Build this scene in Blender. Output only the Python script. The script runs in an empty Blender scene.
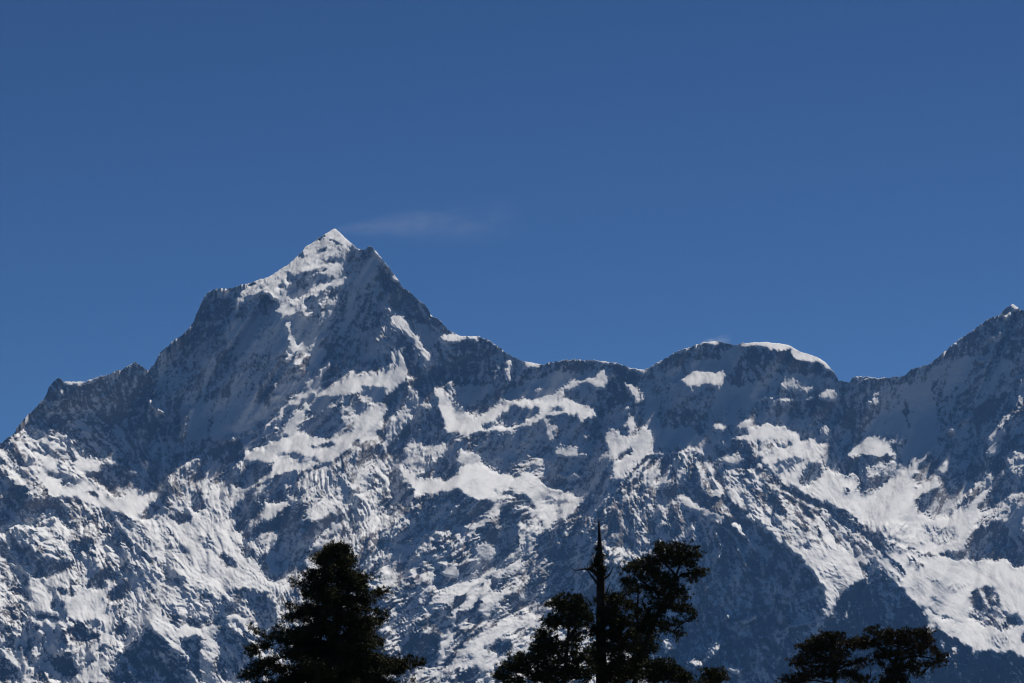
import bpy, math, random
import numpy as np

# ------------------------------------------------------------------ camera, sky, sun, exposure
scene = bpy.context.scene
W_PX, H_PX = 1024, 683
PITCH = math.radians(7.0)
K = 2 * math.tan(math.radians(7.0)) / W_PX          # width of one pixel at unit distance
CAM = np.array((0.0, 0.0, 0.0))

cam_d = bpy.data.cameras.new("camera")
cam_d.sensor_width = 36.0
cam_d.lens = 18.0 / math.tan(math.radians(7.0))
cam_d.clip_start = 0.5
cam_d.clip_end = 200000.0
cam_d.dof.use_dof = True
cam_d.dof.focus_distance = 18000.0
cam_d.dof.aperture_fstop = 5.6
cam = bpy.data.objects.new("camera", cam_d)
scene.collection.objects.link(cam)
cam.location = CAM
cam.rotation_euler = (math.pi / 2 + PITCH, 0, 0)
scene.camera = cam

SUN = np.array((0.40, 0.55, 0.73)); SUN /= np.linalg.norm(SUN)
SUN_EL = math.asin(SUN[2]); SUN_AZ = math.atan2(SUN[0], SUN[1])
world = bpy.data.worlds.new("World")
scene.world = world
world.use_nodes = True
wn, wl = world.node_tree.nodes, world.node_tree.links
wn.clear()
sky = wn.new("ShaderNodeTexSky"); sky.sky_type = 'NISHITA'
sky.sun_disc = False
sky.sun_elevation = SUN_EL
sky.sun_rotation = SUN_AZ
sky.altitude = 2500.0
sky.air_density = 0.7
sky.dust_density = 0.0
sky.ozone_density = 4.5
bg = wn.new("ShaderNodeBackground"); bg.inputs["Strength"].default_value = 0.05
out = wn.new("ShaderNodeOutputWorld")
hs = wn.new("ShaderNodeHueSaturation"); hs.inputs["Saturation"].default_value = 0.97; hs.inputs["Hue"].default_value = 0.493; hs.inputs["Value"].default_value = 0.208
gm = wn.new("ShaderNodeGamma"); gm.inputs["Gamma"].default_value = 1.7
wl.new(sky.outputs[0], gm.inputs["Color"]); wl.new(gm.outputs[0], hs.inputs["Color"]); wl.new(hs.outputs[0], bg.inputs[0]); wl.new(bg.outputs[0], out.inputs[0])

sun_d = bpy.data.lights.new("sun", 'SUN')
sun_d.energy = 5.0
sun_d.angle = math.radians(0.5)
sun_d.color = (1.0, 0.945, 0.865)
sun = bpy.data.objects.new("sun", sun_d)
scene.collection.objects.link(sun)
from mathutils import Vector
sun.rotation_euler = Vector(SUN).to_track_quat('Z', 'Y').to_euler()

scene.view_settings.view_transform = 'Standard'
scene.view_settings.look = 'None'
scene.view_settings.exposure = 0.16
scene.view_settings.gamma = 1.0
scene.view_settings.use_curve_mapping = False
scene.render.engine = 'CYCLES'
scene.cycles.max_bounces = 6
scene.cycles.diffuse_bounces = 3
scene.cycles.volume_bounces = 0
scene.cycles.use_denoising = True
scene.cycles.filter_width = 1.15

rng = np.random.default_rng(11)
random.seed(5)

def ray_pt(px, py, y):
    """world point whose depth is y along the ray through photo position (px, py)"""
    u = (np.asarray(px, float) - W_PX / 2) * K
    v = (H_PX / 2 - np.asarray(py, float)) * K
    dy = math.cos(PITCH) - v * math.sin(PITCH)
    dz = math.sin(PITCH) + v * math.cos(PITCH)
    return np.stack([u / dy * y, np.broadcast_to(y, np.shape(u)) * 1.0, dz / dy * y], -1)

def view_pt(px, py, d):
    """the same, d measured along the viewing axis"""
    u = (np.asarray(px, float) - W_PX / 2) * K * d
    v = (H_PX / 2 - np.asarray(py, float)) * K * d
    return np.stack([u, d * math.cos(PITCH) - v * math.sin(PITCH), d * math.sin(PITCH) + v * math.cos(PITCH)], -1)

def mesh_np(name, co, faces, mats, smooth=False, parent=None):
    """co (n,3), faces (m,4) or (m,3) int arrays -> one linked mesh object"""
    me = bpy.data.meshes.new(name)
    co = np.ascontiguousarray(co, np.float32); faces = np.ascontiguousarray(faces, np.int32)
    m, k = faces.shape
    me.vertices.add(len(co)); me.vertices.foreach_set("co", co.ravel())
    me.loops.add(m * k); me.loops.foreach_set("vertex_index", faces.ravel())
    me.polygons.add(m)
    me.polygons.foreach_set("loop_start", np.arange(0, m * k, k, dtype=np.int32))
    me.polygons.foreach_set("loop_total", np.full(m, k, np.int32))
    if smooth: me.polygons.foreach_set("use_smooth", np.ones(m, bool))
    for mt in (mats if isinstance(mats, (list, tuple)) else [mats]): me.materials.append(mt)
    me.update(calc_edges=True); me.validate()
    o = bpy.data.objects.new(name, me)
    scene.collection.objects.link(o)
    if parent: o.parent = parent
    return o

# ------------------------------------------------------------------ materials
def new_mat(name):
    m = bpy.data.materials.new(name); m.use_nodes = True
    n = m.node_tree.nodes; l = m.node_tree.links
    return m, n, l, n["Principled BSDF"]

def mountain_material():
    m, n, l, b = new_mat("snow_and_rock")
    b.inputs["Roughness"].default_value = 0.85
    b.inputs["Specular IOR Level"].default_value = 0.1
    at = n.new("ShaderNodeAttribute"); at.attribute_name = "snow"
    tc = n.new("ShaderNodeTexCoord")
    n1 = n.new("ShaderNodeTexNoise"); n1.inputs["Scale"].default_value = 0.055; n1.inputs["Detail"].default_value = 5; n1.inputs["Roughness"].default_value = 0.75
    n2 = n.new("ShaderNodeTexNoise"); n2.inputs["Scale"].default_value = 0.0035; n2.inputs["Detail"].default_value = 4
    for x in (n1, n2): l.new(tc.outputs["Object"], x.inputs["Vector"])
    r = n.new("ShaderNodeValToRGB")
    r.color_ramp.elements[0].position = 0.30; r.color_ramp.elements[0].color = (0.115, 0.108, 0.108, 1)
    r.color_ramp.elements[1].position = 0.72; r.color_ramp.elements[1].color = (0.30, 0.265, 0.24, 1)
    mx = n.new("ShaderNodeMath"); mx.operation = 'MULTIPLY_ADD'; mx.inputs[1].default_value = 0.6
    hf = n.new("ShaderNodeMath"); hf.operation = 'MULTIPLY'; hf.inputs[1].default_value = 0.4
    l.new(n2.outputs["Fac"], hf.inputs[0]); l.new(n1.outputs["Fac"], mx.inputs[0]); l.new(hf.outputs[0], mx.inputs[2])
    l.new(mx.outputs[0], r.inputs[0])
    # rock colour darkens towards the lower slopes
    sp = n.new("ShaderNodeSeparateXYZ"); l.new(tc.outputs["Object"], sp.inputs[0])
    lo = n.new("ShaderNodeMapRange"); lo.interpolation_type = 'SMOOTHSTEP'
    lo.inputs["From Min"].default_value = 650; lo.inputs["From Max"].default_value = 1350
    lo.inputs["To Min"].default_value = 0.2; lo.inputs["To Max"].default_value = 1.0
    l.new(sp.outputs["Z"], lo.inputs["Value"])
    dk = n.new("ShaderNodeVectorMath"); dk.operation = 'SCALE'
    l.new(r.outputs[0], dk.inputs[0]); l.new(lo.outputs[0], dk.inputs["Scale"])
    # break the snow edge up below the size of a mesh face
    ad = n.new("ShaderNodeMath"); ad.operation = 'MULTIPLY_ADD'; ad.inputs[1].default_value = 0.5
    l.new(n1.outputs["Fac"], ad.inputs[0]); l.new(at.outputs["Fac"], ad.inputs[2])
    mr = n.new("ShaderNodeMapRange"); mr.interpolation_type = 'SMOOTHSTEP'
    mr.inputs["From Min"].default_value = 0.32; mr.inputs["From Max"].default_value = 1.12
    l.new(ad.outputs[0], mr.inputs["Value"])
    mix = n.new("ShaderNodeMix"); mix.data_type = 'RGBA'
    l.new(mr.outputs[0], mix.inputs["Factor"]); l.new(dk.outputs[0], mix.inputs["A"])
    mix.inputs["B"].default_value = (0.87, 0.87, 0.87, 1)
    l.new(mix.outputs["Result"], b.inputs["Base Color"])
    return m

def noisy_material(name, c0, c1, scale, rough=0.9, spec=0.1):
    m, n, l, b = new_mat(name)
    b.inputs["Roughness"].default_value = rough; b.inputs["Specular IOR Level"].default_value = spec
    tc = n.new("ShaderNodeTexCoord"); t = n.new("ShaderNodeTexNoise")
    t.inputs["Scale"].default_value = scale; t.inputs["Detail"].default_value = 5
    r = n.new("ShaderNodeValToRGB")
    r.color_ramp.elements[0].position = .32; r.color_ramp.elements[1].position = .68
    r.color_ramp.elements[0].color = (*c0, 1); r.color_ramp.elements[1].color = (*c1, 1)
    l.new(tc.outputs["Object"], t.inputs["Vector"]); l.new(t.outputs["Fac"], r.inputs[0]); l.new(r.outputs[0], b.inputs["Base Color"])
    return m

def volume_material(name, color, density, noise_scale=None, lo=0.45, aniso=0.0, falloff=False):
    m, n, l, b = new_mat(name)
    n.remove(b)
    o = n["Material Output"]
    v = n.new("ShaderNodeVolumePrincipled")
    v.inputs["Color"].default_value = (*color, 1); v.inputs["Density"].default_value = density
    v.inputs["Anisotropy"].default_value = aniso
    l.new(v.outputs[0], o.inputs["Volume"])
    if noise_scale:
        tc = n.new("ShaderNodeTexCoord"); mp = n.new("ShaderNodeMapping"); mp.inputs["Scale"].default_value = noise_scale
        t = n.new("ShaderNodeTexNoise"); t.inputs["Scale"].default_value = 1.0; t.inputs["Detail"].default_value = 4
        mr = n.new("ShaderNodeMapRange"); mr.inputs["From Min"].default_value = lo; mr.inputs["From Max"].default_value = lo + .42
        mr.inputs["To Max"].default_value = density
        l.new(tc.outputs["Object"], mp.inputs[0]); l.new(mp.outputs[0], t.inputs["Vector"]); l.new(t.outputs["Fac"], mr.inputs["Value"])
        # the drift leaves the crest as a thin jet, then widens and thins out downwind
        mp.inputs["Location"].default_value = falloff[3]
        t.inputs["Detail"].default_value = 6; t.inputs["Roughness"].default_value = .6; t.inputs["Distortion"].default_value = .8
        def mth(op, x, y=None):
            q = n.new("ShaderNodeMath"); q.operation = op
            for k, w in ((0, x), (1, y)):
                if w is None: continue
                if hasattr(w, "links"): l.new(w, q.inputs[k])
                else: q.inputs[k].default_value = w
            return q.outputs[0]
        sp = n.new("ShaderNodeSeparateXYZ"); l.new(tc.outputs["Object"], sp.inputs[0])
        tt_ = mth('MULTIPLY_ADD', sp.outputs["X"], .5 / falloff[0]); tt_.node.inputs[2].default_value = .5
        tt_.node.use_clamp = True
        wd_ = mth('MULTIPLY_ADD', mth('POWER', tt_, .7), .85); wd_.node.inputs[2].default_value = .15
        ry = mth('DIVIDE', sp.outputs["Y"], falloff[1]); rz = mth('DIVIDE', sp.outputs["Z"], falloff[2])
        rr_ = mth('SQRT', mth('ADD', mth('MULTIPLY', ry, ry), mth('MULTIPLY', rz, rz)))
        edge = n.new("ShaderNodeMapRange"); edge.interpolation_type = 'SMOOTHSTEP'
        edge.inputs["From Min"].default_value = .1; edge.inputs["From Max"].default_value = 1.0
        edge.inputs["To Min"].default_value = 1.0; edge.inputs["To Max"].default_value = 0.0
        l.new(mth('DIVIDE', rr_, wd_), edge.inputs["Value"])
        thin = mth('POWER', mth('SUBTRACT', 1.0, tt_), 1.3)
        l.new(mth('MULTIPLY', mth('MULTIPLY', mr.outputs[0], edge.outputs[0]), thin), v.inputs["Density"])
    return m
# ------------------------------------------------------------------ the massif: lit and shaded areas
# Each entry is one lit or shaded area of the face: how sunlit it should look (L: 0 shade .. 1 open
# snow shelf), how much snow colour it gets (S) and how broken its surface is (R).
KIND = {'B': (1.0, 1.0, .15), 'G': (.6, .95, .35), 'M': (.5, .6, 1.0), 'm': (.28, .45, 1.0),
        's': (.08, .85, .5), 'd': (.05, .45, .6), 'K': (.02, .18, .8)}  # shaded kinds also get less snow, putting part of the shade into colour
TONE_AREAS = []
def tile(ox, oy, text, sc=5.12):
    for line in text.strip().splitlines():
        line = line.strip()
        if not line: continue
        head, pts = line.split(':')
        h = head.split()
        v = list(KIND[h[0]])
        for t in h[1:]:
            v['LSR'.index(t[0])] = float(t[1:])
        p = [tuple(float(c) for c in q.split(',')) for q in pts.split()]
        TONE_AREAS.append((v, np.array([(ox + x / sc, oy + y / sc) for x, y in p])))

# broad forms, positions in pixels of the photograph
tile(0, 0, """
d L.05 S.35: 149,370 205,285 240,290 290,300 310,330 300,360 285,395 262,430 230,445 205,450 190,470 165,480 150,465 160,420
K L.06 S.15 R.8: 0,443 54,370 149,362 163,420 160,450 165,490 125,495 115,450 80,440 30,425
d S.4: 400,270 450,325 500,345 545,355 600,350 645,360 700,335 740,335 790,335 838,370 900,366 1012,294 1100,290 1100,520 990,480 900,460 850,465 800,460 740,470 640,460 600,440 540,420 470,420 440,380
d L.03 S.35: 355,245 372,240 450,325 445,345 432,345 400,310 380,330 400,360 370,375 330,365 300,390 320,340 340,300 345,260
K L.07 S.15 R.8: 560,520 620,478 640,490 680,480 760,520 800,560 835,600 840,595 865,582 890,590 905,605 925,612 945,625 960,645 985,655 1100,660 1100,800 700,800 640,660 560,600 545,560
""", 1.0)
tile(0, 340, """
K: 0,530 150,380 250,200 300,170 330,225 450,225 690,90 760,140 780,260 840,380 880,500 900,600 830,681 700,660 640,580 500,560 350,500 250,440 150,430 80,490 0,560
B: 325,200 440,200 560,160 660,112 675,122 600,168 480,205 440,228 330,225
d: 480,360 520,350 500,380 470,385
d: 620,410 720,375 720,395 640,420
d: 380,420 460,380 440,430 390,440
d S.7: 610,560 690,620 650,640
B: 750,300 800,330 845,380 810,365 760,325
M: 690,150 750,165 785,220 770,225 740,180 700,175
M: 770,240 800,280 790,290 765,260
B: 295,260 320,262 318,280 300,278
m: 420,262 440,270 430,320 410,300
M: 490,285 540,275 530,295 500,300
M: 70,480 160,455 240,465 340,520 450,600 540,681 0,681 0,590
B: 155,455 235,465 235,474 160,470
B: 195,505 270,520 330,560 350,590 320,575 250,545 200,525
B: 110,530 170,590 160,600 115,550
B: 285,475 330,492 310,498
B: 365,570 420,590 480,610 520,660 500,681 400,670 365,630 400,610
B: 530,610 640,630 690,660 690,681 660,665 560,640
B: 170,590 240,600 300,640 350,681 220,681 190,640
B: 600,590 630,610 615,615
M: 700,640 740,605 770,630 760,660 700,660
B: 780,575 800,605 785,600
G: 880,681 950,640 1024,595 1024,681
""")
tile(180, 220, """
s L.05 S.6: 250,500 450,480 740,500 850,380 700,681 250,681
K L.03 S.2: 120,390 190,350 290,350 280,400 250,470 200,560 60,681 0,681 0,590 70,510
G L.72 S1 R.5: 795,20 850,80 915,150 860,150 845,200 830,290 760,330 700,360 630,385 590,420 560,400 500,430 460,400 430,380 390,390 350,400 320,440 280,445 300,400 340,350 300,340 190,360 185,340 270,340 380,300 440,280 510,240 590,185 640,125 740,60
K L.05 S.3: 200,360 270,355 330,335 400,318 410,322 350,350 300,400 270,400
B: 795,30 850,85 920,152 880,148 855,130 835,85
K: 715,80 745,80 740,90
K: 698,95 712,90 712,105
K: 610,160 628,145 625,175 608,185
K: 715,148 755,158 740,165
d L.2: 780,110 800,115 830,135 800,130
K L.1: 545,290 570,285 565,305 550,305
K L.1: 500,330 525,330 520,350 500,345
s L.06 S.7: 585,290 620,265 660,280 700,310 660,350 640,380 600,420 560,400 550,370
K L.02 S.35: 590,300 640,300 650,340 600,370
K L.05 S.5: 630,250 720,220 830,195 830,208 720,240 640,262
K L.05 S.5: 740,300 790,290 800,300 760,310
B: 640,245 700,225 790,225 820,215 800,240 720,250 640,262
B: 690,350 780,320 850,290 860,300 800,335 740,360 660,365
B: 630,378 690,370 740,378 690,388 640,388
B: 650,270 760,262 770,275 680,285
d L.1: 650,290 740,290 780,300 700,325 690,310
d L.1: 690,330 740,305 750,318 700,345
B L.85: 480,470 510,440 560,430 600,455 605,475 560,495 545,500 500,485
M L.4: 740,420 830,380 850,385 810,460 760,500 730,450
G L.7: 740,435 790,405 815,405 800,440 770,455
G: 750,480 785,470 780,490 755,497
B: 525,525 555,525 570,560 600,620 590,650 570,681 545,660 575,620 550,560
B: 640,665 700,630 745,590 735,615 700,650 650,670
M L.35: 390,580 430,555 425,590 410,610
M: 410,450 430,465 420,470
G L.5: 470,390 540,330 580,290 545,390 510,430 480,410
s L.15: 440,500 500,450 470,500
K L.03 S.3: 860,155 920,150 980,140 1000,180 940,240 900,330 850,380 830,460 790,560 720,681 1024,681 1024,200
s L.14 S.9: 940,240 990,195 1020,215 970,320 900,340 920,280
B: 978,125 1030,190 1000,188
""")
tile(320, 220, """
K L.0 S.1: 330,235 440,330 560,430 680,570 640,580 600,585 540,560 480,510 420,470 350,430 345,350 280,310 260,300
B L.8 R.4: 262,120 320,180 370,245 435,340 410,345 350,260 310,215 275,180
s L.15 S.9: 200,330 240,230 270,190 310,215 270,270 230,330
s L.08 S.6: 150,340 250,340 200,470 140,560 100,620 130,480
B: 300,385 315,365 328,353 322,368
B: 350,370 368,375 360,388
B: 455,438 466,440 460,450
M: 340,320 370,335 365,345
B L.9 R.5: 340,435 400,480 450,520 480,570 520,630 552,681 500,681 480,620 450,580 400,565 365,545 355,500 380,495 345,455
s L.06 S.75: 480,520 600,575 620,590 580,640 560,681 540,650 500,590
B: 610,575 690,585 760,590 820,590 815,608 740,610 700,620 690,650 660,630 620,620
B: 870,612 895,620 955,672 930,672 885,645
M: 290,600 330,585 310,610 280,625
G: 380,650 440,635 430,660 400,681
K: 330,570 440,560 480,640 490,681 440,681 380,640 330,600
K L.02 S.22: 560,640 620,625 700,640 800,612 870,620 940,681 560,681
M: 555,465 605,510 580,500
""")
tile(180, 330, """
s L.05 S.62: 0,360 380,340 470,400 380,500 250,540 120,600 0,640
B L.78: 640,270 760,165 780,185 730,250 740,310 680,340 600,380 520,440 440,515 425,512 520,420
B L.92: 640,380 740,310 820,270 890,215 940,240 1024,215 1024,330 940,320 860,335 780,340 680,365 650,400
B L.72: 560,470 600,420 640,390 670,380 640,440 610,480 600,530 560,540 520,520
B L.92: 310,681 350,630 440,600 520,540 600,535 700,545 760,560 840,540 900,500 900,460 930,400 1024,370 1024,520 980,560 900,560 830,620 760,681
s L0 S.4: 610,510 640,470 700,430 760,400 810,400 820,440 830,480 830,520 770,555 690,540 620,530
s L.1 S.7: 670,370 760,345 850,330 880,335 780,375 700,415 660,430
s L.12 S.7: 930,330 1024,310 1024,370 960,370
s L.1 S.5: 880,380 945,370 940,420 900,440
B L.8: 815,410 880,400 880,420 820,430
K: 720,265 740,210 800,165 830,190 820,240 760,300 730,300
M L.7: 790,175 825,165 815,215 800,215
K: 600,320 640,280 665,285 640,325 610,335
K R.9: 500,470 540,415 580,430 575,460 540,490 510,490
M: 310,560 370,520 480,510 530,530 500,570 430,600 370,620 330,600
B: 250,550 290,548 290,565 250,568
B: 480,270 500,270 500,340 490,350 485,300
M: 470,380 500,365 545,300 530,340 490,390
B: 575,180 625,130 620,160 585,195
B L.85: 520,130 560,125 600,90 630,70 600,110 560,145 540,180 510,160 560,140
G: 640,100 700,65 745,10 735,50 700,90 680,90
G L.32: 690,90 760,100 640,260 620,250
M: 580,260 630,200 650,210 640,260 590,300
K L0 S.06: 120,640 240,575 310,590 350,640 320,681 100,681
d L.1 S.6: 640,605 720,580 780,560 805,575 760,600 690,612
s L.3 S.7 R.6: 480,640 600,625 700,650 740,670 600,670
M L.4: 820,660 880,610 920,560 970,640 1000,600 1024,620 1024,681 800,681
""")
tile(360, 330, """
s L.05 S.5: 0,0 180,0 200,80 100,180 0,230
K L.02 S.3: 0,170 60,170 180,90 210,130 100,200 0,190
M L.35: 70,70 120,20 130,30 90,70
B L.9 R.4: 200,0 270,0 310,60 350,120 365,165 330,150 300,110 270,50 220,10
K L.02 S.12: 210,130 220,80 280,110 320,160 400,200 420,260 400,290 360,300 330,270 300,240 240,230
M: 310,180 340,160 360,190 330,200
B L.75: 0,245 80,220 160,205 150,130 190,90 240,70 215,120 240,180 230,250 170,320 130,330 100,300 0,330
s L.35: 150,130 190,110 210,160 170,200
s L.2 S.8: 0,290 70,290 150,300 120,360 60,370 0,350
G L.78: 0,500 30,400 100,370 125,420 100,500 110,560 60,600 0,560
K L.02 R.9: 120,360 170,310 240,250 300,260 340,300 340,340 290,330 240,350 200,400 150,450 130,540 110,570 75,540 120,480
B L.72 R.4: 235,370 300,300 300,340 300,380 260,430 200,500 160,560 140,640 115,600 130,540 170,450
K L.05 S.25 R.9: 300,240 370,300 380,400 430,480 440,560 400,590 330,570 260,560 240,590 210,640 150,640 200,540 260,450 310,380 320,320
M: 310,380 360,385 390,440 330,400
M: 300,520 350,490 380,510 345,500 310,530
B L.85: 220,640 260,580 340,600 440,560 440,620 400,660 340,640 300,681 210,681
K: 150,590 200,570 240,650 220,681 140,640
B: 370,300 410,280 450,340 470,410 500,460 560,470 620,490 640,520 560,540 450,520 430,450 385,390
B L.8: 470,410 520,380 560,390 585,440 560,480 500,480
B: 560,470 640,420 700,390 730,350 760,345 800,370 840,350 870,375 930,370 1024,360 1024,400 900,400 790,400 740,425 690,460 620,490
B L.9: 620,500 700,495 790,490 870,470 900,445 1000,415 1024,425 960,440 900,480 860,500 740,515 640,525
s L.05 S.55: 620,480 690,470 660,505 630,500
s L.1 S.55: 745,410 830,405 940,410 860,430 760,430
s L.05 S.55: 770,450 850,450 830,475 780,480
s L.08 S.45: 640,530 760,520 870,500 950,470 970,560 950,640 850,660 700,681 640,640
M: 470,560 640,540 660,570 620,640 560,660 480,620
B L.8: 480,640 600,640 640,620 620,681 480,681
B: 980,620 1024,600 1024,650 960,681 930,681
M: 850,660 900,650 930,681 840,681
B L.7: 955,460 1000,500 1010,540 980,600 960,590 960,540
K: 440,560 480,580 480,620 440,640 420,681 490,681 460,600
K L.02 S.22: 370,80 480,80 650,50 720,100 780,150 820,200 740,260 690,260 600,340 570,430 500,360 450,280 400,200 350,130
B: 655,50 690,58 755,110 730,110 690,85
B L.7 R.5: 735,230 750,180 780,145 785,190 780,265 750,260
M: 690,180 710,150 730,190 700,240
B: 800,150 850,150 950,170 920,190 850,195
M: 630,330 680,310 700,280 705,300 660,335
s L.05 S.75: 450,300 560,290 650,280 690,310 600,360 560,380 490,340
K L.02 S.2: 840,205 950,185 1024,150 1024,220 900,240 780,310 700,360 590,430 570,380 650,340 750,280
s L.06 S.8: 780,310 900,240 1024,220 1024,330 960,350 900,370 860,350 760,340 720,370
B L.9: 870,310 920,280 925,310 890,315
G L.6: 960,340 1024,310 1024,360 950,370
M: 450,270 470,260 490,330 520,370 470,400 455,330
""")
tile(540, 330, """
K L.02 S.15: 0,175 60,145 210,135 300,150 300,195 200,220 100,210 0,240
B: 240,148 390,152 440,170 480,190 545,192 535,215 490,213 430,190 390,180 300,168
s L.06 S.75: 0,240 100,215 200,225 300,200 240,260 120,300 0,370
M: 135,170 155,180 150,220 140,220
G L.65 R.3: 290,230 320,190 345,220 350,270 320,310 280,300 230,270 160,310 60,360 0,370 60,330 120,290 200,245
B L.78: 110,300 200,250 300,245 350,265 320,310 270,290 210,270 150,320 110,315
s L.2: 190,300 230,280 260,330 200,340
B: 0,370 120,355 180,370 240,400 280,440 285,460 260,450 210,480 180,430 110,430 40,430 0,440
s L.2: 20,415 90,400 130,405 80,425
s L.08 S.5: 60,450 130,440 180,460 240,520 220,560 140,610 90,610 100,500
B L.72: 0,460 50,460 80,520 80,580 40,610 30,540
B L.85: 65,620 130,600 240,550 260,580 180,610 250,640 160,655 100,650
K L0 S.06: 350,165 430,185 480,215 540,220 540,280 470,280 440,290 460,350 400,390 350,430 300,470 290,440 270,380 330,310 365,230
B: 355,225 372,232 365,245
B L.75 R.5: 430,270 470,280 510,310 520,370 505,380 490,350 470,330
G: 410,400 460,370 465,400 430,415
d S.5: 340,430 420,410 460,440 420,490 400,500 350,490
B L.72: 430,490 465,440 470,490 445,510
B L.78: 320,540 360,490 400,500 410,550 440,540 470,490 510,480 550,500 580,560 575,600 520,660 490,681 380,681 360,640 340,590
K R.8: 480,500 520,475 515,510 480,560 465,560
B: 512,450 522,452 520,464
B: 452,425 462,420 460,445
K L.1 S.3: 395,620 440,590 475,590 440,640 410,650
M: 330,570 390,570 390,600 350,610
K L.03 S.15: 245,500 300,480 330,560 360,660 360,681 290,681 330,610 280,600
B: 280,670 330,620 350,640 350,670
d L.05 S.5: 540,205 650,130 790,75 1000,60 1024,80 1024,681 900,681 700,620 590,600 580,550 540,490 530,400 520,300
K L.02 S.2: 650,130 790,75 950,55 990,90 980,140 900,150 800,150 720,180 600,240 540,260 560,200
s L.06 S.85: 760,170 850,145 970,150 960,200 900,215 800,210
B L.88: 720,250 770,215 830,215 890,220 950,205 955,240 940,270 920,310 905,280 850,285 800,290 740,285
G L.4: 670,250 690,235 715,255 700,285 680,275
s L.22 S.9: 720,290 850,290 820,320 720,320
K L.02 S.15: 960,180 1024,110 1024,300 980,300 950,260
K L.02 S.25: 610,420 660,400 760,410 830,430 870,470 840,540 760,490 640,500 590,450
B: 788,75 840,48 915,50 920,72 840,78
s L.07 S.85: 540,300 620,340 560,400 640,510 760,500 840,560 880,640 800,640 590,590 550,500
B: 890,470 910,490 950,490 945,515 900,515
B L.7: 900,570 940,580 1000,550 1024,545 1024,560 960,590 910,585
d S.7: 870,400 1024,390 1024,470 960,480 890,450
K: 890,600 980,590 1024,600 1024,640 900,650
m L.32 S.55 R1.2: 500,681 590,600 650,590 690,620 740,605 800,640 900,681
B: 690,660 730,605 790,625 785,635 740,620 700,670
""")
tile(700, 330, """
K L.02 S.22: 180,140 230,80 340,80 460,100 540,170 600,170 640,200 710,235 710,262 640,250 540,240 500,260 440,230 380,250 300,270 150,290 140,230
B: 215,55 340,48 455,60 520,100 610,128 650,150 700,220 690,225 650,205 600,165 540,165 490,145 465,100 420,100 370,105 340,88 270,85 220,82
s L.1 S.9: 100,100 200,80 215,120 160,200 140,240 130,200
s L.06 S.65: 340,240 440,220 600,230 700,270 600,310 500,280 340,300
s L.06 S.75: 150,290 330,270 320,330 270,400 60,420 60,340
G L.5: 395,285 440,240 490,245 520,290 510,310 460,310 420,300
G L.5: 530,290 570,290 570,330 530,320
G L.5 R.7: 310,355 340,340 420,350 480,365 420,370 320,362
G L.6: 525,345 580,340 570,360 530,360
B L.65: 600,350 620,320 690,305 700,320 695,360 620,358
K L.02 S.25 R.5: 300,375 480,375 700,365 720,440 600,440 420,430 280,430
s L.06 S.6: 280,440 400,440 560,470 520,520 450,490 330,480 280,470
B: 540,410 560,405 555,430
M: 675,420 690,425 685,438
M: 560,470 590,470 570,490
B: 545,520 560,520 555,532
B: 575,518 588,520 580,530
G R.8: 620,500 660,495 665,550 640,555 620,530
B: 65,465 90,485 135,490 125,515 75,510
B L.72: 180,500 210,470 265,445 265,465 230,490 290,490 270,520 230,510
B L.95: 215,550 330,480 380,490 440,495 470,530 520,575 580,555 600,600 650,575 610,660 620,681 330,681 360,640 480,590 390,580 370,600 300,570 230,570
K L.08 S.4: 390,585 440,570 480,580 470,600 430,610 340,645 350,620 420,600
M: 85,570 150,570 220,545 230,570 140,590
M: 100,660 190,630 200,681 100,681
m: 220,580 330,570 360,600 340,640 220,660
s L.4: 520,650 440,650 380,670 560,681
K L.02 S.3: 770,255 850,240 1024,230 1024,290 880,300 860,350 830,400 740,410 710,330
B L.75 R.9: 840,360 880,345 885,310 905,315 925,380 890,382 850,375
M: 850,275 870,285 855,290
B L.7 R.8: 790,232 880,230 940,252 880,255 800,248
K L.02 S.2: 720,420 900,400 920,430 820,520 760,540 700,480
s L.06 S.8: 820,530 930,420 1024,430 1024,540 930,530 840,570
B L.9: 760,640 800,590 850,550 880,560 920,535 940,590 980,600 1000,655 930,640 850,640
B: 985,565 1024,540 1024,580
K: 770,650 930,640 1000,670 850,681
d L.06 S.6: 610,640 690,560 760,560 760,640 700,681 620,681
""")
tile(824, 300, """
s S.7: 840,200 880,200 860,260 820,300
s L.1 S.85: 640,370 700,300 760,300 720,400 700,480 620,480
s S.7: 560,380 600,320 650,310 620,380
s S.7: 780,520 860,380 960,260 970,300 880,420 800,540
s L.07 S.8: 500,560 560,500 590,560 600,681 220,681 300,590 380,600
s S.7: 360,440 520,420 560,480 500,560 400,570
K L0: 800,540 880,480 960,480 950,560 880,640 780,620
K S.2: 560,420 600,440 600,600 640,660 590,620 570,500
K S.2: 420,375 450,340 550,310 660,215 840,85 900,70 860,170 740,290 600,300 540,360 430,410
K S.2: 880,230 960,160 1024,140 1024,330 980,300 900,300
B: 938,25 965,5 1015,40 1005,55 990,52
B: 895,80 930,62 975,60 950,95 920,90
s L.12: 920,55 950,30 972,55
B: 845,190 880,175 925,158 900,190 870,200
M: 875,125 910,112 910,130
B L.6: 800,310 815,280 825,280 810,310
M: 655,225 680,215 685,235
B: 705,625 730,600 755,570 740,610 725,630
B L.8: 630,660 655,640 655,681 640,681
M: 870,681 900,620 960,560 1000,500 1024,470 1024,560 980,600 930,640 900,681
B: 900,620 950,590 940,610 910,630
M: 990,390 1024,370 1100,340 1100,460 1024,440
K: 690,640 800,640 860,681 690,681
""")
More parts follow.
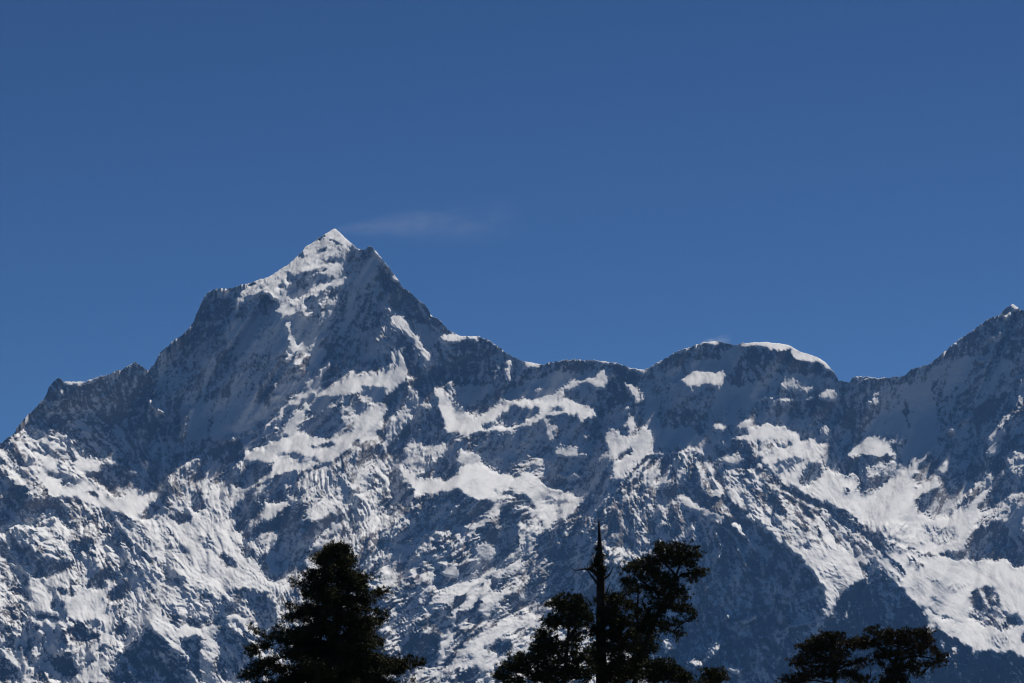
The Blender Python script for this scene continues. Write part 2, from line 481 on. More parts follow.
tile(0, 440, """
K L.03 S.15: 520,120 640,110 690,150 700,230 640,290 600,290 540,260 470,200 420,180 500,160
d L.03 S.3: 690,230 760,270 800,285 860,200 900,150 1024,70 1024,0 640,0 600,30 640,110 700,200
M: 700,130 740,95 775,130 770,190 710,170
K: 400,20 540,30 620,100 520,110 440,70
B: 180,190 240,150 300,180 400,240 380,190 430,190 500,240 580,290 640,290 690,250 720,250 790,290 740,350 700,410 670,400 660,375 580,365 480,340 420,310 380,290 300,305 260,280 230,230
K L.2: 440,265 480,262 515,295 460,285
B L.9: 370,110 450,115 520,165 460,170 400,160
B: 530,105 620,125 640,135 560,125
B: 665,145 690,150 690,175
K: 210,160 300,170 310,190 240,180
K: 310,200 350,195 405,235 340,220
K L0: 700,410 750,350 800,290 860,190 880,240 830,330 790,390 730,415
M L.55: 860,200 910,160 1000,95 1024,85 1024,140 960,200 900,260 870,250
K: 870,390 930,370 980,390 940,430 890,420
M L.45: 830,350 900,290 1024,230 1024,350 950,370 850,370
M L.42 S.6 R.7: 0,120 80,150 150,150 190,200 160,250 60,260 0,330
K L.05: 50,250 120,240 150,260 120,310 80,310
K L.08 S.3: 0,360 80,330 120,310 130,380 60,430 0,500
m L.1 S.3: 230,230 270,290 350,300 350,380 390,430 400,520 470,500 500,560 440,580 360,560 350,440 280,380 130,370 170,320 250,300
G L.65 S.78 R1.1: 60,450 130,390 250,380 340,440 370,510 340,560 260,580 180,560 100,520 60,480
K L.03: 100,610 190,610 300,620 370,630 340,681 180,681 210,640
B L.7: 180,590 280,600 370,620 360,632 260,615
B L.8 R.6: 560,370 620,430 680,460 640,400 700,420 720,490 800,560 830,620 760,580 680,520 600,440
B L.78 R.75 S.8: 690,420 800,400 900,430 1024,370 1024,681 850,620 800,560 740,500
K L.08: 700,580 780,600 850,640 830,650 720,610
""")
tile(160, 440, """
d L.04 S.4: 0,0 400,0 440,60 400,110 330,180 250,220 240,180 200,210 240,70 220,60 40,190 0,320
K L0 S.05: 230,70 330,10 410,20 450,70 400,105 300,110
M L.45: 40,190 120,130 225,60 215,110 150,200 140,280 50,330 0,340 60,240
K L.03: 160,200 240,90 240,140 215,220 160,240
m L.35: 150,270 210,230 220,290 150,310
K: 150,340 215,300 215,350 160,360
K: 60,380 150,370 160,410 110,430 70,410
B: 210,210 240,145 245,200 225,280 220,240
B L.82 S.88 R.62: 225,240 310,220 380,240 450,250 430,310 370,370 310,410 380,400 385,460 430,500 400,560 440,600 500,620 500,681 340,681 200,600 100,500 0,400 0,380 140,440 220,350
m: 345,280 375,280 365,305
m: 270,380 290,350 300,345 285,385
K L.05: 290,590 318,598 330,612 352,618 378,632 400,640 386,648 392,656 370,652 352,660 345,640 326,634 318,618 300,604
s L.03 S.42: 320,210 400,130 480,110 580,130 590,160 540,200 440,250 380,230
M: 340,150 380,125 450,130 440,145 370,170
B L.95: 430,100 470,70 560,40 640,0 1000,0 900,90 800,130 760,160 640,160 540,220 500,300 480,310 470,270 590,160 580,125 540,110 450,115
s L.08 S.55: 750,45 830,20 880,0 905,10 860,45 800,50
s L.2 S.7 R.6: 590,75 680,60 740,90 830,100 760,130 690,125
M L.3: 540,240 640,170 760,170 740,230 720,300 600,320 490,310
K: 500,290 540,280 560,300 510,310
K: 570,290 640,280 650,300 600,320
K S.3: 660,260 740,250 720,295 665,290
K L.03 S.3: 440,270 470,250 480,300 530,340 490,390 440,420 400,465 385,460 385,400 360,390 420,340
K L.04 S.32: 650,330 700,310 770,350 740,400 760,430 880,380 980,400 920,450 860,460 800,500 780,560 740,610 680,640 640,681 500,681 510,610 600,540 600,490 520,480 450,500 410,490 500,430 600,400
B L.78: 515,380 540,340 600,330 640,330 590,400 530,410
M L.42: 510,490 560,470 590,490 570,540 530,580 480,600 440,570
B: 545,510 590,500 560,530
G L.5 S.75 R.8: 740,280 860,140 930,70 1024,60 1024,400 940,390 880,360 800,410 740,400 770,340
m L.15: 880,100 980,50 1000,100 920,130
B L.65: 860,460 900,420 950,420 940,460
B L.7: 880,510 940,490 950,530 890,530
B L.7: 970,530 1024,525 1024,580 970,570
B L.7: 780,550 830,510 870,520 840,550 800,560
B L.7: 735,610 800,600 790,640 750,660
M: 720,470 735,475 725,482
""")
tile(0, 550, """
M L.6: 690,50 760,80 850,160 900,230 1024,200 1024,350 920,350 880,310 800,220 720,140
B L.78 R.4: 140,160 240,130 370,100 380,130 300,190 270,230 260,290 310,320 260,330 180,330 130,310 160,250
B L.8 R.3: 490,95 525,45 470,170 450,205 520,200 600,165 545,240 550,290 590,330 570,370 380,360 330,330 330,260 400,230
K L.02: 155,130 220,70 320,50 365,65 330,110 250,140
K L.03: 445,190 490,105 560,100 590,150 530,180 460,205
K L.05: 545,230 590,180 640,170 640,240 590,270 570,270
K: 290,200 330,190 350,220 340,245 295,235
K: 260,270 280,250 320,290 300,310 265,300
K L.08: 30,200 80,180 150,220 160,265 100,240
K: 150,335 220,325 320,345 220,355
K L.1: 350,390 430,370 440,420 520,440 450,460 360,440
B L.62 R.7: 120,350 250,365 340,360 350,400 280,420 200,390
G L.7: 530,370 580,380 570,450 480,520 470,500 530,440
B L.82 S.85 R.8: 640,180 700,250 760,310 830,370 900,440 920,500 900,520 850,460 800,410 720,380 640,390 660,290
K L.1: 585,390 640,330 660,380 620,430 580,440
K L.04 S.2 R.9: 580,600 640,500 720,420 810,415 850,480 920,540 960,600 960,681 520,681 520,640
M: 700,590 740,540 790,550 720,570
M: 780,550 830,520 870,540
M: 640,640 700,610 690,650
B L.8: 930,590 980,610 1010,660 970,660 940,610
K L.05: 250,570 300,540 360,530 390,580 380,640 320,650 270,600
m L.18 S.4: 0,540 60,560 110,600 130,650 120,681 0,681
B: 0,440 30,470 0,500
B L.8: 0,500 60,540 110,600 150,681 130,660 90,590 40,550
B L.75 R.5: 350,681 430,600 500,560 590,540 570,590 520,610 500,681
B: 505,640 570,681 500,681
G L.75: 260,540 330,500 440,490 430,510 340,520
m L.25: 60,440 180,450 180,520 240,540 230,640 150,600 60,500
K: 870,210 930,190 920,230
K L.1: 920,380 980,350 1024,360 1024,390 950,400
m: 760,180 800,210 810,260 770,230
K L.08: 690,20 760,30 850,75 800,75
B: 900,400 1024,410 1024,430 920,440
K L.04 S.2: 920,450 1024,440 1024,681 1000,640 960,540
""")
tile(150, 550, """
B L.82 R.65 S.88: 0,0 200,0 380,40 410,90 460,80 530,60 555,90 560,130 620,160 640,180 740,170 740,210 600,220 500,190 440,200 400,210 340,260 300,220 240,200 120,100
M L.5: 0,40 60,60 150,160 200,200 100,180 0,120
K L.04: 340,30 380,25 460,70 430,95 390,80
K L.1: 440,0 540,0 540,50 500,40
K L.04 S.35: 550,60 580,20 850,0 850,30 790,60 800,100 740,120 640,185 620,150 600,150 560,120
K L.04 S.35: 450,215 510,195 600,230 640,300 640,370 560,440 530,330 480,260
M: 600,240 700,220 680,300 640,310
K L.08 S.3 R.9: 280,230 310,225 340,270 420,300 400,350 390,400 320,380 290,340 330,290
G R.8: 0,230 100,180 200,210 290,270 320,300 300,350 200,340 120,330
B L.72: 390,360 440,330 490,370 500,410 545,440 470,400 440,360 410,390
m L.15 S.35: 350,400 440,400 520,450 560,470 500,540 480,600 440,681 340,681 330,560 360,480
B L.58 R.7: 250,480 300,470 350,480 330,520 310,600 330,660 290,640 260,560
G L.5: 280,390 320,380 350,430 300,460 270,440
K L.04: 160,460 240,450 260,500 240,560 250,640 210,590
B L.87 R.6: 0,260 100,370 140,440 170,520 150,530 100,460 0,400
B: 140,390 280,410 270,430 160,440
K L.04 R.9: 0,420 60,430 130,520 200,590 240,650 200,681 0,681
B L.8: 190,600 240,650 235,668 190,630
M L.6: 530,480 570,470 590,510 500,590 480,560
B L.7: 700,480 880,510 880,590 760,570
""")
tile(340, 440, """
M L.45 S.65: 0,60 120,80 260,120 310,180 360,250 300,320 230,400 150,470 0,420
M L.42 S.58 R1.2: 0,400 150,470 300,400 380,280 520,270 600,330 480,420 440,480 600,470 760,530 800,600 700,681 0,681
B L.95: 0,0 60,0 60,40 0,80
M L.4: 60,0 200,0 230,80 160,110 120,60
K L.05: 240,30 280,10 340,20 330,90 290,115 250,90
B L.72 R.5: 330,60 370,10 480,50 540,10 530,90 490,110 440,160 380,160 330,120
K L.1: 430,90 470,70 490,100 440,120
K L.05: 390,0 520,0 480,40 400,15
m L.08 S.3: 530,0 590,0 600,90 590,180 540,210 460,190 440,180 500,130 545,100
d L.06 S.4: 600,60 740,0 1024,0 1024,120 950,100 870,140 880,190 760,130 740,110 650,80
B: 215,40 250,80 300,130 350,160 440,195 540,215 590,190 610,140 700,120 760,140 860,190 900,200 960,165 1024,200 1024,390 990,370 1000,330 970,290 880,260 770,250 840,280 800,310 700,300 620,270 520,260 430,275 390,275 350,220 310,150
G: 600,60 700,70 740,130 660,120 610,130
M L.48: 860,120 960,85 1024,100 1024,160 980,160
K L.05: 870,180 930,165 900,200
K L.1 S.4: 780,255 870,255 970,290 1000,340 960,310 900,290
K L.02 S.25: 520,260 620,270 700,305 790,315 730,370 700,390 640,430 560,460 440,480 480,430 560,380 600,340 560,300
K L.05: 310,180 350,230 380,280 340,300 240,400 230,390 310,300 300,220
B L.75: 610,510 700,430 790,340 800,350 720,440 630,530
K L.03 S.28: 810,350 870,330 940,380 940,420 900,520 860,560 800,590 780,540 720,500 700,460 760,430 830,470 830,430
B L.8: 800,320 840,310 860,330 820,370 800,370
B L.87: 930,330 1024,390 980,390
M L.6: 890,480 940,440 1024,430 1024,480 920,520
G L.65: 690,540 760,530 800,590 760,620 700,600
B L.7: 500,660 560,640 610,670 600,681 500,681
B L.8: 840,650 900,560 1000,500 1024,480 1024,540 940,620 860,681 800,681
K L.05: 760,640 850,570 870,580 830,630 750,681
""")
tile(380, 550, """
B L.82 R.5 S.92: 240,260 300,220 420,150 560,90 700,30 780,0 820,0 720,80 640,110 600,130 640,200 590,260 640,240 560,340 440,390 380,400 340,280 300,280 250,290
K: 570,210 570,150 600,140 635,190 610,220
K: 370,290 380,240 430,230 440,260 390,300
K: 470,310 480,270 510,250 525,280 490,320
K: 390,370 400,320 470,300 470,350 400,385
K: 445,385 480,330 520,315 545,350 500,385
K: 660,250 700,230 760,250 760,300 720,310
K: 660,310 700,290 730,330 680,335
K: 710,70 770,30 760,60
K: 780,10 830,40 790,60
K L.08 S.3 R.9: 750,200 780,120 840,130 880,100 940,130 1024,120 1024,230 860,260 830,370 760,320 740,260
M L.6: 820,240 835,200 850,130 860,130 845,210 832,250
B L.82 R.4: 380,560 440,480 560,400 660,360 750,360 815,385 790,395 700,395 600,450 480,530 400,580 310,610 290,600
K L.05: 310,600 370,530 400,480 460,440 440,480 380,560
K L.1: 560,500 600,460 660,460 680,500 620,540 580,530
M L.4: 640,430 780,400 800,430 700,480 640,460
B L.77 R.5: 210,640 300,620 400,580 500,510 560,510 640,550 720,500 820,450 800,480 700,550 600,600 540,630 500,600 400,610 300,650
K: 390,650 430,615 490,610 510,640 470,681 390,681
K: 330,660 360,640 390,681 330,681
K L.08: 600,600 700,550 690,600 640,681 580,681
K L.03: 80,470 140,440 200,420 290,440 310,480 290,560 280,600 220,610 200,560 120,540
M L.4: 240,480 275,490 260,530
B L.72: 280,560 310,480 380,420 400,440 330,530 300,590
m L.15: 250,340 290,310 350,370 350,440 310,430 280,380
K: 335,290 360,300 370,350 350,340
m L.15: 30,90 100,60 150,80 130,150 60,150
K L.1: 270,170 310,130 360,170 310,200
K L.1: 410,120 450,110 440,140
K L.1: 270,100 330,90 300,130
m L.15 S.4: 130,260 240,210 280,230 200,330 120,390 120,320
K L.1: 40,360 110,330 110,400 60,450
K L.1: 90,420 240,340 250,390 170,430 100,460
B L.72: 310,110 370,80 410,110 400,140 340,140
B L.6: 160,60 200,90 190,130
K L.06: 550,80 640,10 680,20 640,80 560,100 480,150 440,160
""")
tile(520, 440, """
m L.15 S.4 R.9: 0,0 420,0 440,100 470,190 400,220 300,270 200,250 110,190 80,150 0,100
m L.19 S.34 R1: 200,450 290,350 400,220 460,195 520,210 590,190 640,230 720,230 800,300 900,370 1024,440 1024,681 100,681 60,520 160,480
m L.35 S.52 R1.2: 580,150 640,100 690,35 770,30 830,45 890,70 1024,110 1024,250 960,260 880,220 800,210 700,160 640,150
K L.08 S.25: 580,150 660,80 700,40 660,120 620,155
K L.08 S.25: 740,150 800,80 790,150 760,180
B: 800,80 835,45 895,60 890,70 840,60 810,95
B L.72 R.7: 590,170 650,155 700,170 780,210 840,225 920,240 900,225 960,260 1024,250 1024,280 940,260 870,230 790,225 740,240 680,230 600,200
K L.06 S.2: 740,235 800,225 930,240 900,290 860,310 800,270
B L.9: 790,280 860,300 960,360 1024,395 1024,425 960,390 880,350 830,345 820,310
s L.3: 480,240 440,290 380,370 430,330
M L.6: 590,310 620,370 625,410 610,390
M L.6: 670,360 695,400 680,400
M L.5: 900,360 920,370 900,480 930,530 915,520 885,450
M L.6: 460,560 520,550 600,590 640,610 540,600 480,640 430,650
M L.6: 180,480 200,510 240,550 200,540 170,510
B L.97 R.25: 0,170 60,170 120,220 200,260 300,300 360,245 340,280 270,380 210,410 220,360 200,330 190,400 150,460 120,430 80,390 70,320 30,280 0,270
s L.4: 100,280 190,290 290,320 220,330 140,330
B L.87: 170,80 200,40 270,30 330,30 290,50 350,80 260,85
G: 190,170 330,180 300,195 230,195
G: 380,110 440,50 450,90 400,110
M: 0,90 100,90 110,130 60,150 0,140
B L.78: 430,10 440,0 670,0 680,40 620,100 560,150 540,190 480,200 480,150 460,90
K L.12: 490,100 520,70 580,20 570,60 530,100
G R.8: 0,430 80,400 140,450 100,480 0,600
K L.07 R.9: 60,490 170,460 190,520 240,560 280,681 180,640 120,560
""")
tile(660, 440, """
B L.82 S.8 R.85: 340,150 450,150 540,220 640,230 760,290 900,350 1024,420 1024,681 800,681 700,590 640,540 590,520 540,460 480,430 420,400 440,370 380,320 340,250
m L.36 S.57 R1.2: 0,30 90,50 130,40 220,100 330,150 340,250 220,240 150,230 60,190 0,190
m L.25: 340,140 420,140 520,190 600,230 640,240 620,210 640,180 560,160 480,150 400,130
m L.2 S.4: 510,220 600,280 640,360 620,400 560,340 520,290
m L.12 S.3: 610,240 680,240 760,290 830,350 830,400 780,400 700,330 640,310
m L.2 S.4: 860,380 900,350 1024,440 1010,460 920,430
m L.2: 740,380 790,400 800,440 760,430
K L.12: 640,233 760,283 900,343 1024,418 1024,434 900,361 740,297
m L.3: 270,350 330,270 400,360 430,380 380,400 300,390
K L.05 S.15: 400,420 440,420 510,440 580,520 650,550 740,620 810,681 600,681 500,560 430,500
M L.45: 370,430 430,460 470,510 560,560 580,600 540,590 460,530 390,470
m: 790,590 840,570 870,585 830,590
m: 740,540 790,570 780,585 740,560
M L.45: 400,90 520,50 560,0 680,0 690,30 600,50 540,90 470,80
B L.93 R.3: 480,150 540,90 600,60 690,20 730,10 780,0 820,30 860,10 810,100 840,140 820,180 860,160 920,200 1000,170 1024,220 1024,400 900,340 760,280 640,210 640,180 720,150 600,180 580,130 540,120
s L.2 S.8: 590,150 600,100 680,90 760,100 700,140 640,180 600,180
K L.06 S.5: 710,200 740,140 800,115 830,140 820,190 760,230 720,230
K: 935,245 975,245 970,270 945,275
K L.08: 410,110 440,85 500,110 480,140 410,135
d L.05 S.4: 820,110 870,10 1024,0 1024,170 960,180 900,200 850,150
M: 970,70 1024,40 1024,110 980,110
B L.62: 300,100 390,65 410,90 400,130 340,130
B L.85: 100,290 150,310 240,350 320,390 330,420 300,430 240,380 180,365 110,340
""")
tile(660, 550, """
M L.6: 165,300 215,262 205,280
B L.7: 410,375 470,340 505,330 480,360 430,385
M: 340,335 365,340 350,365
M L.45: 245,550 270,490 310,460 325,510 280,550
B L.8: 315,600 450,605 380,625 330,620
m L.3 S.35: 600,310 690,470 640,450 560,470 620,430
M L.35: 700,460 780,400 870,350 880,365 760,430
M L.3: 860,360 940,350 950,420 900,400
B L.87 R.5: 830,360 840,290 870,230 800,150 740,70 660,0 1024,0 1024,170 930,200 900,240 880,330
M L.6: 0,450 40,470 80,510 30,530
B L.7: 0,540 60,570 120,590 220,620 130,600 30,570
M: 130,580 170,540 220,590
""")
tile(824, 420, """
B L.95 R.25: 0,270 60,280 150,290 180,330 170,390 230,370 330,310 400,260 460,200 560,150 490,230 460,290 460,340 540,320 590,330 480,400 470,500 520,480 520,510 640,500 760,420 850,330 850,350 790,430 800,480 760,560 720,640 720,681 460,681 340,620 220,540 110,470 0,420
K: 95,345 130,345 135,370 105,375
m L.1 S.4: 90,230 180,190 240,250 220,300 320,290 280,340 200,370 170,380 180,310 100,270
K L.1: 170,180 310,180 300,240 220,250 240,200
B L.9: 120,180 170,120 230,90 290,70 340,150 350,190 300,180 180,180
B L.8: 345,105 400,70 440,100 420,120 370,115
B L.62 R.6: 210,250 300,210 400,220 410,250 370,300 300,280 220,290
s L.1 S.9: 440,0 600,0 560,150 460,190 400,240 380,180
K L.05 S.35: 460,340 455,290 490,230 600,200 640,250 560,310 500,330
K L.03: 570,140 580,80 640,60 680,80 680,140 600,150
K L.02 S.3: 690,60 720,0 830,0 830,120 820,250 740,380 680,440 640,490 580,490 530,510 540,470 480,500 475,420 520,370 600,340 640,250 680,180
s S.72: 540,500 640,430 740,300 760,330 650,490
B L.62: 590,260 620,210 640,240 610,270
B: 540,330 560,310 595,330 580,345
B: 815,290 840,275 870,285 845,320
B L.8: 880,270 930,265 930,280
G L.55: 820,110 880,50 930,30 930,60 880,110 880,170 830,185
K L.05: 830,190 900,170 930,80 1024,60 1024,180 980,150 920,180 940,260 870,290 830,240
M L.6: 915,180 980,150 1020,190 1024,290 980,280 930,220
K L.05 S.25: 780,450 860,330 880,280 960,300 1024,340 1000,380 900,400 870,440 800,470
M L.5 R.7: 880,500 900,410 1024,370 1100,380 1100,580 1024,580 960,560 940,520
m L.1 S.3: 725,650 770,560 850,530 920,520 960,590 1024,600 1100,600 1100,681 725,681
M: 830,660 920,620 960,600 850,665
G: 610,540 680,540 690,600 640,610
B L.82 R.7 S.85: 200,520 600,540 700,640 460,640 300,580
K L.1: 410,650 450,645 500,681 440,681
M L.7 S.75: 0,425 100,500 220,580 330,681 0,681
m L.12: 20,490 80,480 170,540 200,580 100,560 30,520
K L.15: 0,425 60,460 180,560 330,670 320,681 200,600 100,520 0,440
""")
tile(824, 550, """
B L.95 R.2: 100,0 450,0 460,25 640,40 780,60 900,50 1024,90 1120,120 1120,600 1024,560 990,550 960,520 880,505 820,525 760,520 700,470 640,450 560,370 520,330 490,290 420,250 390,180 300,110 220,60
B L.87 R.5: 0,0 200,0 180,60 190,100 180,165 100,200 60,260 40,340 0,350
m: 260,30 400,150 410,165 380,150
m: 340,20 430,120 420,125
m: 400,0 520,85 510,92 450,60
m: 300,60 380,140 370,140
m L.08 S.3: 650,30 720,0 1024,0 1120,0 1120,110 1024,85 920,50 800,58 700,45
s L.5: 530,110 590,160 600,180 540,150
s L.42: 540,240 570,215 590,260 610,285 570,270
s L.6: 630,180 700,160 740,180 680,210 640,200
m L.35: 500,288 600,328 720,385 700,382 580,334
M L.55: 740,310 900,300 1000,330 1020,380 960,410 880,410 800,380 750,350
K L.1: 745,230 780,190 830,185 870,210 905,260 890,300 840,290 830,240 800,230 835,290 800,310 760,310
K L.1: 915,390 940,340 1000,320 1005,360 960,385 930,395
K: 780,330 820,320 810,340
G L.55: 830,470 880,430 960,425 950,470 890,490
K: 1000,470 1020,420 1100,420 1100,490
K L.03 S.01 R.9: 40,340 60,260 100,200 180,165 260,180 330,260 360,250 430,250 490,290 530,350 570,370 640,450 700,470 760,520 820,525 880,505 960,520 990,550 1024,565 1120,600 1120,1000 0,1000 0,360
m L.3 S.4: 180,60 230,60 300,110 390,180 415,240 350,270 300,220 270,180 180,160 240,130 190,110
M: 305,400 330,310 350,275 358,280 335,340 315,405
B L.7: 525,360 545,350 570,400 545,390 535,425 530,420
M: 655,500 675,495 680,530 665,530
m: 105,310 125,270 130,275
""")
STROKES = []
def strokes(text):
    for line in text.strip().splitlines():
        head, pts = line.split(':')
        h = head.split(); v = list(KIND[h[0]]); wid = 2.0
        for q in h[1:]:
            if q[0] == 'W': wid = float(q[1:])
            else: v['LSR'.index(q[0])] = float(q[1:])
        STROKES.append((v, np.array([tuple(float(c) for c in q.split(',')) for q in pts.split()]), wid))
strokes("""
K W2.6: 641,462 632,474 626,482
K W2.6: 656,456 645,470 641,480
K W2.6: 668,458 660,472 656,482
K W2.4: 681,460 673,474 670,484
K W2.4: 692,462 690,476 688,486
K W2.4: 703,466 708,480 712,490
K W2.2: 715,472 722,486 727,494
B L.8 W1.8: 650,458 638,472 630,482
B L.8 W1.8: 662,456 652,470 648,481
B L.8 W1.8: 675,457 667,472 663,483
B L.85 W1.8: 688,455 680,472 678,485
B L.8 W1.8: 698,462 700,476 701,488
B L.8 W1.8: 709,468 716,484 722,495
B L.8 W1.6: 722,472 731,486 738,496
B L.9 W2: 638,458 652,452 668,454 684,452 694,450 702,455
K W2.4: 783,486 806,497 832,512 858,530 884,553 906,574
B L.9 W1.8: 780,490 804,502 830,518 856,537 882,560
K W1.8: 790,500 800,516 806,530
K W1.8: 803,508 815,524 822,540
K W1.6: 818,514 832,530 842,548
K W1.6: 832,522 848,540 858,556
K W1.6: 846,532 862,550 874,566
K W1.6: 860,542 876,560 890,578
B L.9 W1.8: 796,502 808,520 815,536
B L.9 W1.8: 810,510 824,528 834,546
B L.9 W1.8: 826,518 842,536 852,554
K W1.6: 764,482 774,500 786,520
K W1.6: 748,486 762,506 774,524
M L.7 W1.8: 726,478 740,500 756,520 768,536
M L.6 W1.5: 603,484 590,498 574,514 562,528
M L.6 W1.5: 612,487 606,505 604,524
M L.7 W2: 622,488 634,505 641,522 644,536
M L.65 W1.8: 634,492 650,506 658,520
M L.6 W1.6: 646,494 664,512 672,528
M L.6 W1.6: 690,520 697,534 700,548
M L.7 W1.8: 716,534 722,546 720,558
M L.5 W1.5: 600,516 594,530 590,544
M L.5 W1.5: 574,520 566,534 560,546
M L.5 W1.5: 660,540 668,556 672,570
M L.4 W1.5: 735,540 745,560 750,580
M L.4 W1.5: 760,560 768,580 772,600
M L.45 W1.5: 700,570 708,588 712,606
M L.45 W1.6: 780,610 790,625 795,640
M L.5 W1.6: 760,640 790,628 815,620 835,616
M L.5 W1.6: 842,628 848,614 850,604
M L.5 W1.6: 885,628 890,612 894,602
M L.4 W1.4: 950,655 955,665 960,676
M L.4 W1.4: 940,640 946,652 948,664
m L.4 W1.4: 910,612 914,624 916,634
B L.95 W2.2: 335,229 344,237 355,247
B L.9 W2: 373,247 382,258 392,270 402,284
K W1.8: 316,240 322,238
K W2: 318,250 325,249
K W2: 330,240 338,243 344,246
K W1.6: 321,263 330,261 340,258
K W1.6: 306,275 316,271 326,270
K W1.6: 322,284 332,280 342,276
K W1.6: 305,262 311,266
K W1.6: 288,290 296,286
B W1.8: 63,382 75,382 87,382 100,377 113,373 122,369 130,364
B L.9 W1.6: 189,332 196,316
B L.8 W1.5: 205,296 212,290 225,288
B L.9 W1.6: 560,360 582,359 600,361
B L.85 W1.6: 654,365 670,355 690,347
m L.35 W1.5: 880,379 900,376 915,368 935,360 955,344 975,328 995,316
K W2.2: 418,350 424,366 430,384 436,402
K W2: 400,330 398,350 394,372
M L.6 W1.8: 408,380 412,396 418,410
B L.8 W1.6: 300,345 294,360 290,372
M L.5 W1.5: 350,352 340,372 326,392
K W1.8: 262,432 274,420 286,408 296,398
B L.9 W2: 264,430 276,417 289,404 302,392 318,376 330,362
K W1.8: 212,420 208,440
m L.3 S.7 W2: 180,440 186,424 190,408
m L.12 S.75 W3: 230,400 236,380 238,360
m L.12 S.75 W3: 200,410 206,385 212,360
m L.12 S.75 W2.5: 250,420 254,400 258,376
m L.1 S.7 W2.5: 880,440 888,420 894,400
m L.1 S.8 W3: 915,430 922,405 930,380
m L.1 S.8 W3: 945,420 954,395 964,370
m L.1 S.7 W2.5: 975,400 984,376 990,350
K W2: 850,400 856,420 862,440
K W2: 905,400 908,425 905,450
K W2: 935,395 938,420 936,445
B L.85 W2: 128,598 140,612 152,626 166,640 178,652
B L.8 W2: 140,560 152,580 168,600 182,618
K W2: 136,566 148,586 160,604
B L.8 W1.8: 110,510 122,524 136,540 150,556
K W2.2: 106,514 118,528 132,546
B L.8 W1.8: 170,520 182,538 196,556 212,572
K W1.8: 166,526 178,544 192,562
B L.75 W1.8: 20,450 30,462 40,476 50,488
K W2: 26,446 38,460 48,474
B L.75 W1.6: 4,540 14,556 24,568 34,580
K W2: 10,536 20,550 32,566
B L.75 W1.6: 60,500 72,512 84,520
B L.8 W1.8: 460,664 482,648 506,632 530,622
B L.8 W1.8: 440,640 462,622 488,604 514,590
K W2: 446,650 470,630 496,614 520,600
K W2: 480,588 492,576 506,566 520,556
B L.75 W1.8: 470,590 484,576 500,564 516,552
K W2: 404,600 412,584 422,572
M L.7 W1.8: 398,598 406,584 416,570
M L.7 W2: 978,588 984,597 986,606
M L.6 W1.8: 990,586 996,594 994,602
K W2: 972,596 976,606
B L.8 W1.8: 424,610 420,596 430,588
""")
SKYLINE = np.array([(-400,560),(-250,520),(-120,497),(-40,468),(0,443),(14.6,433),(19.5,425),(29,414),(40,403.5),(47,393),(49,386),(54,380.5),(58.6,378),(63.5,382),(74,381.5),(86,381.5),(94,378),(109,374),(121,370),(129,365),(135,362),(140,365),(145.5,369),(149,370),(154,364.5),(160,352.7),(166,348),(173,341),(180,336),(187,332),(193.7,321.5),(199.5,308),(203.4,298),(209,292),(217,288.7),(232.7,288),(246,283.5),(266,277.6),(279.6,270),(295,259),(301,253),(305,247),(316.7,239.5),(324.5,233.7),(335,228),(346,238.5),(357.7,249),(364,249),(371.8,246.4),(380.5,257),(388,266),(403,287),(413.7,296),(425.5,306),(431,314.7),(441,322.5),(450,331),(460.6,336),(480,336.8),(490,340),(504,351),(514,357),(522,361),(543,364.5),(555,360.7),(581,359.3),(598.6,361),(616,362.8),(626,366),(634,369),(645.5,369.6),(653,365),(667,357),(680.6,350),(694,345.6),(704,341.7),(717.7,341.7),(725.5,343),(733,345.6),(742,343.3),(766,342),(788,344.6),(799.6,351.5),(817,357),(825,362),(834.8,373),(838.7,380.4),(849.4,381.8),(853,376.5),(870,376.5),(881.6,379.5),(898,376),(905,375),(912,369),(930.5,363.5),(939,356.6),(953,345),(960.7,339),(972.4,330),(988,319.5),(1000,314.6),(1005.6,308.8),(1012.5,304),(1020,309),(1040,316),(1080,345),(1150,380),(1250,420),(1420,470)], float)
# which way the ribs and gullies run (degrees below the horizontal, 90 = straight down)
RIBS = [(60,400,60),(60,480,42),(30,540,45),(120,560,48),(180,560,45),(100,600,90),(60,650,65),(170,640,50),(200,600,45),(220,350,115),(230,410,120),(290,440,130),(310,260,120),(330,350,125),(360,290,115),(400,340,58),(440,310,55),(470,370,100),(410,420,115),(330,420,150),(350,500,75),(300,540,120),(250,580,60),(430,520,135),(420,570,150),(520,580,142),(450,620,145),(520,640,150),(540,420,110),(520,480,160),(600,400,105),(640,430,100),(700,400,90),(760,380,80),(790,440,80),(590,520,125),(640,520,70),(700,520,60),(640,470,105),(690,460,65),(740,500,55),(800,530,45),(760,590,65),(700,620,75),(840,560,45),(870,620,80),(930,590,38),(980,600,45),(960,660,60),(880,430,95),(930,400,112),(960,470,118),(1000,440,122),(1010,500,110),(990,540,100),(900,500,120)]
# ------------------------------------------------------------------ the massif: relief
DIST = 18000.0
DETAIL = ((60, 220, 6.5), (30, 110, 4.4), (14, 50, 2.5), (7, 24, 1.45), (3.6, 11, .95), (2.2, 5, .45))
WALLQ, PERP, ITERS = .30, .10, 16
UNIT = DIST * K                       # metres per survey unit
G0X, G1X, G0Y, G1Y, RES = -60.0, 1084.0, 200.0, 752.0, 1.5
NX = int((G1X - G0X) * RES) + 1; NY = int((G1Y - G0Y) * RES) + 1
gx = G0X + np.arange(NX) / RES; gy = G0Y + np.arange(NY) / RES
GX, GY = np.meshgrid(gx, gy)

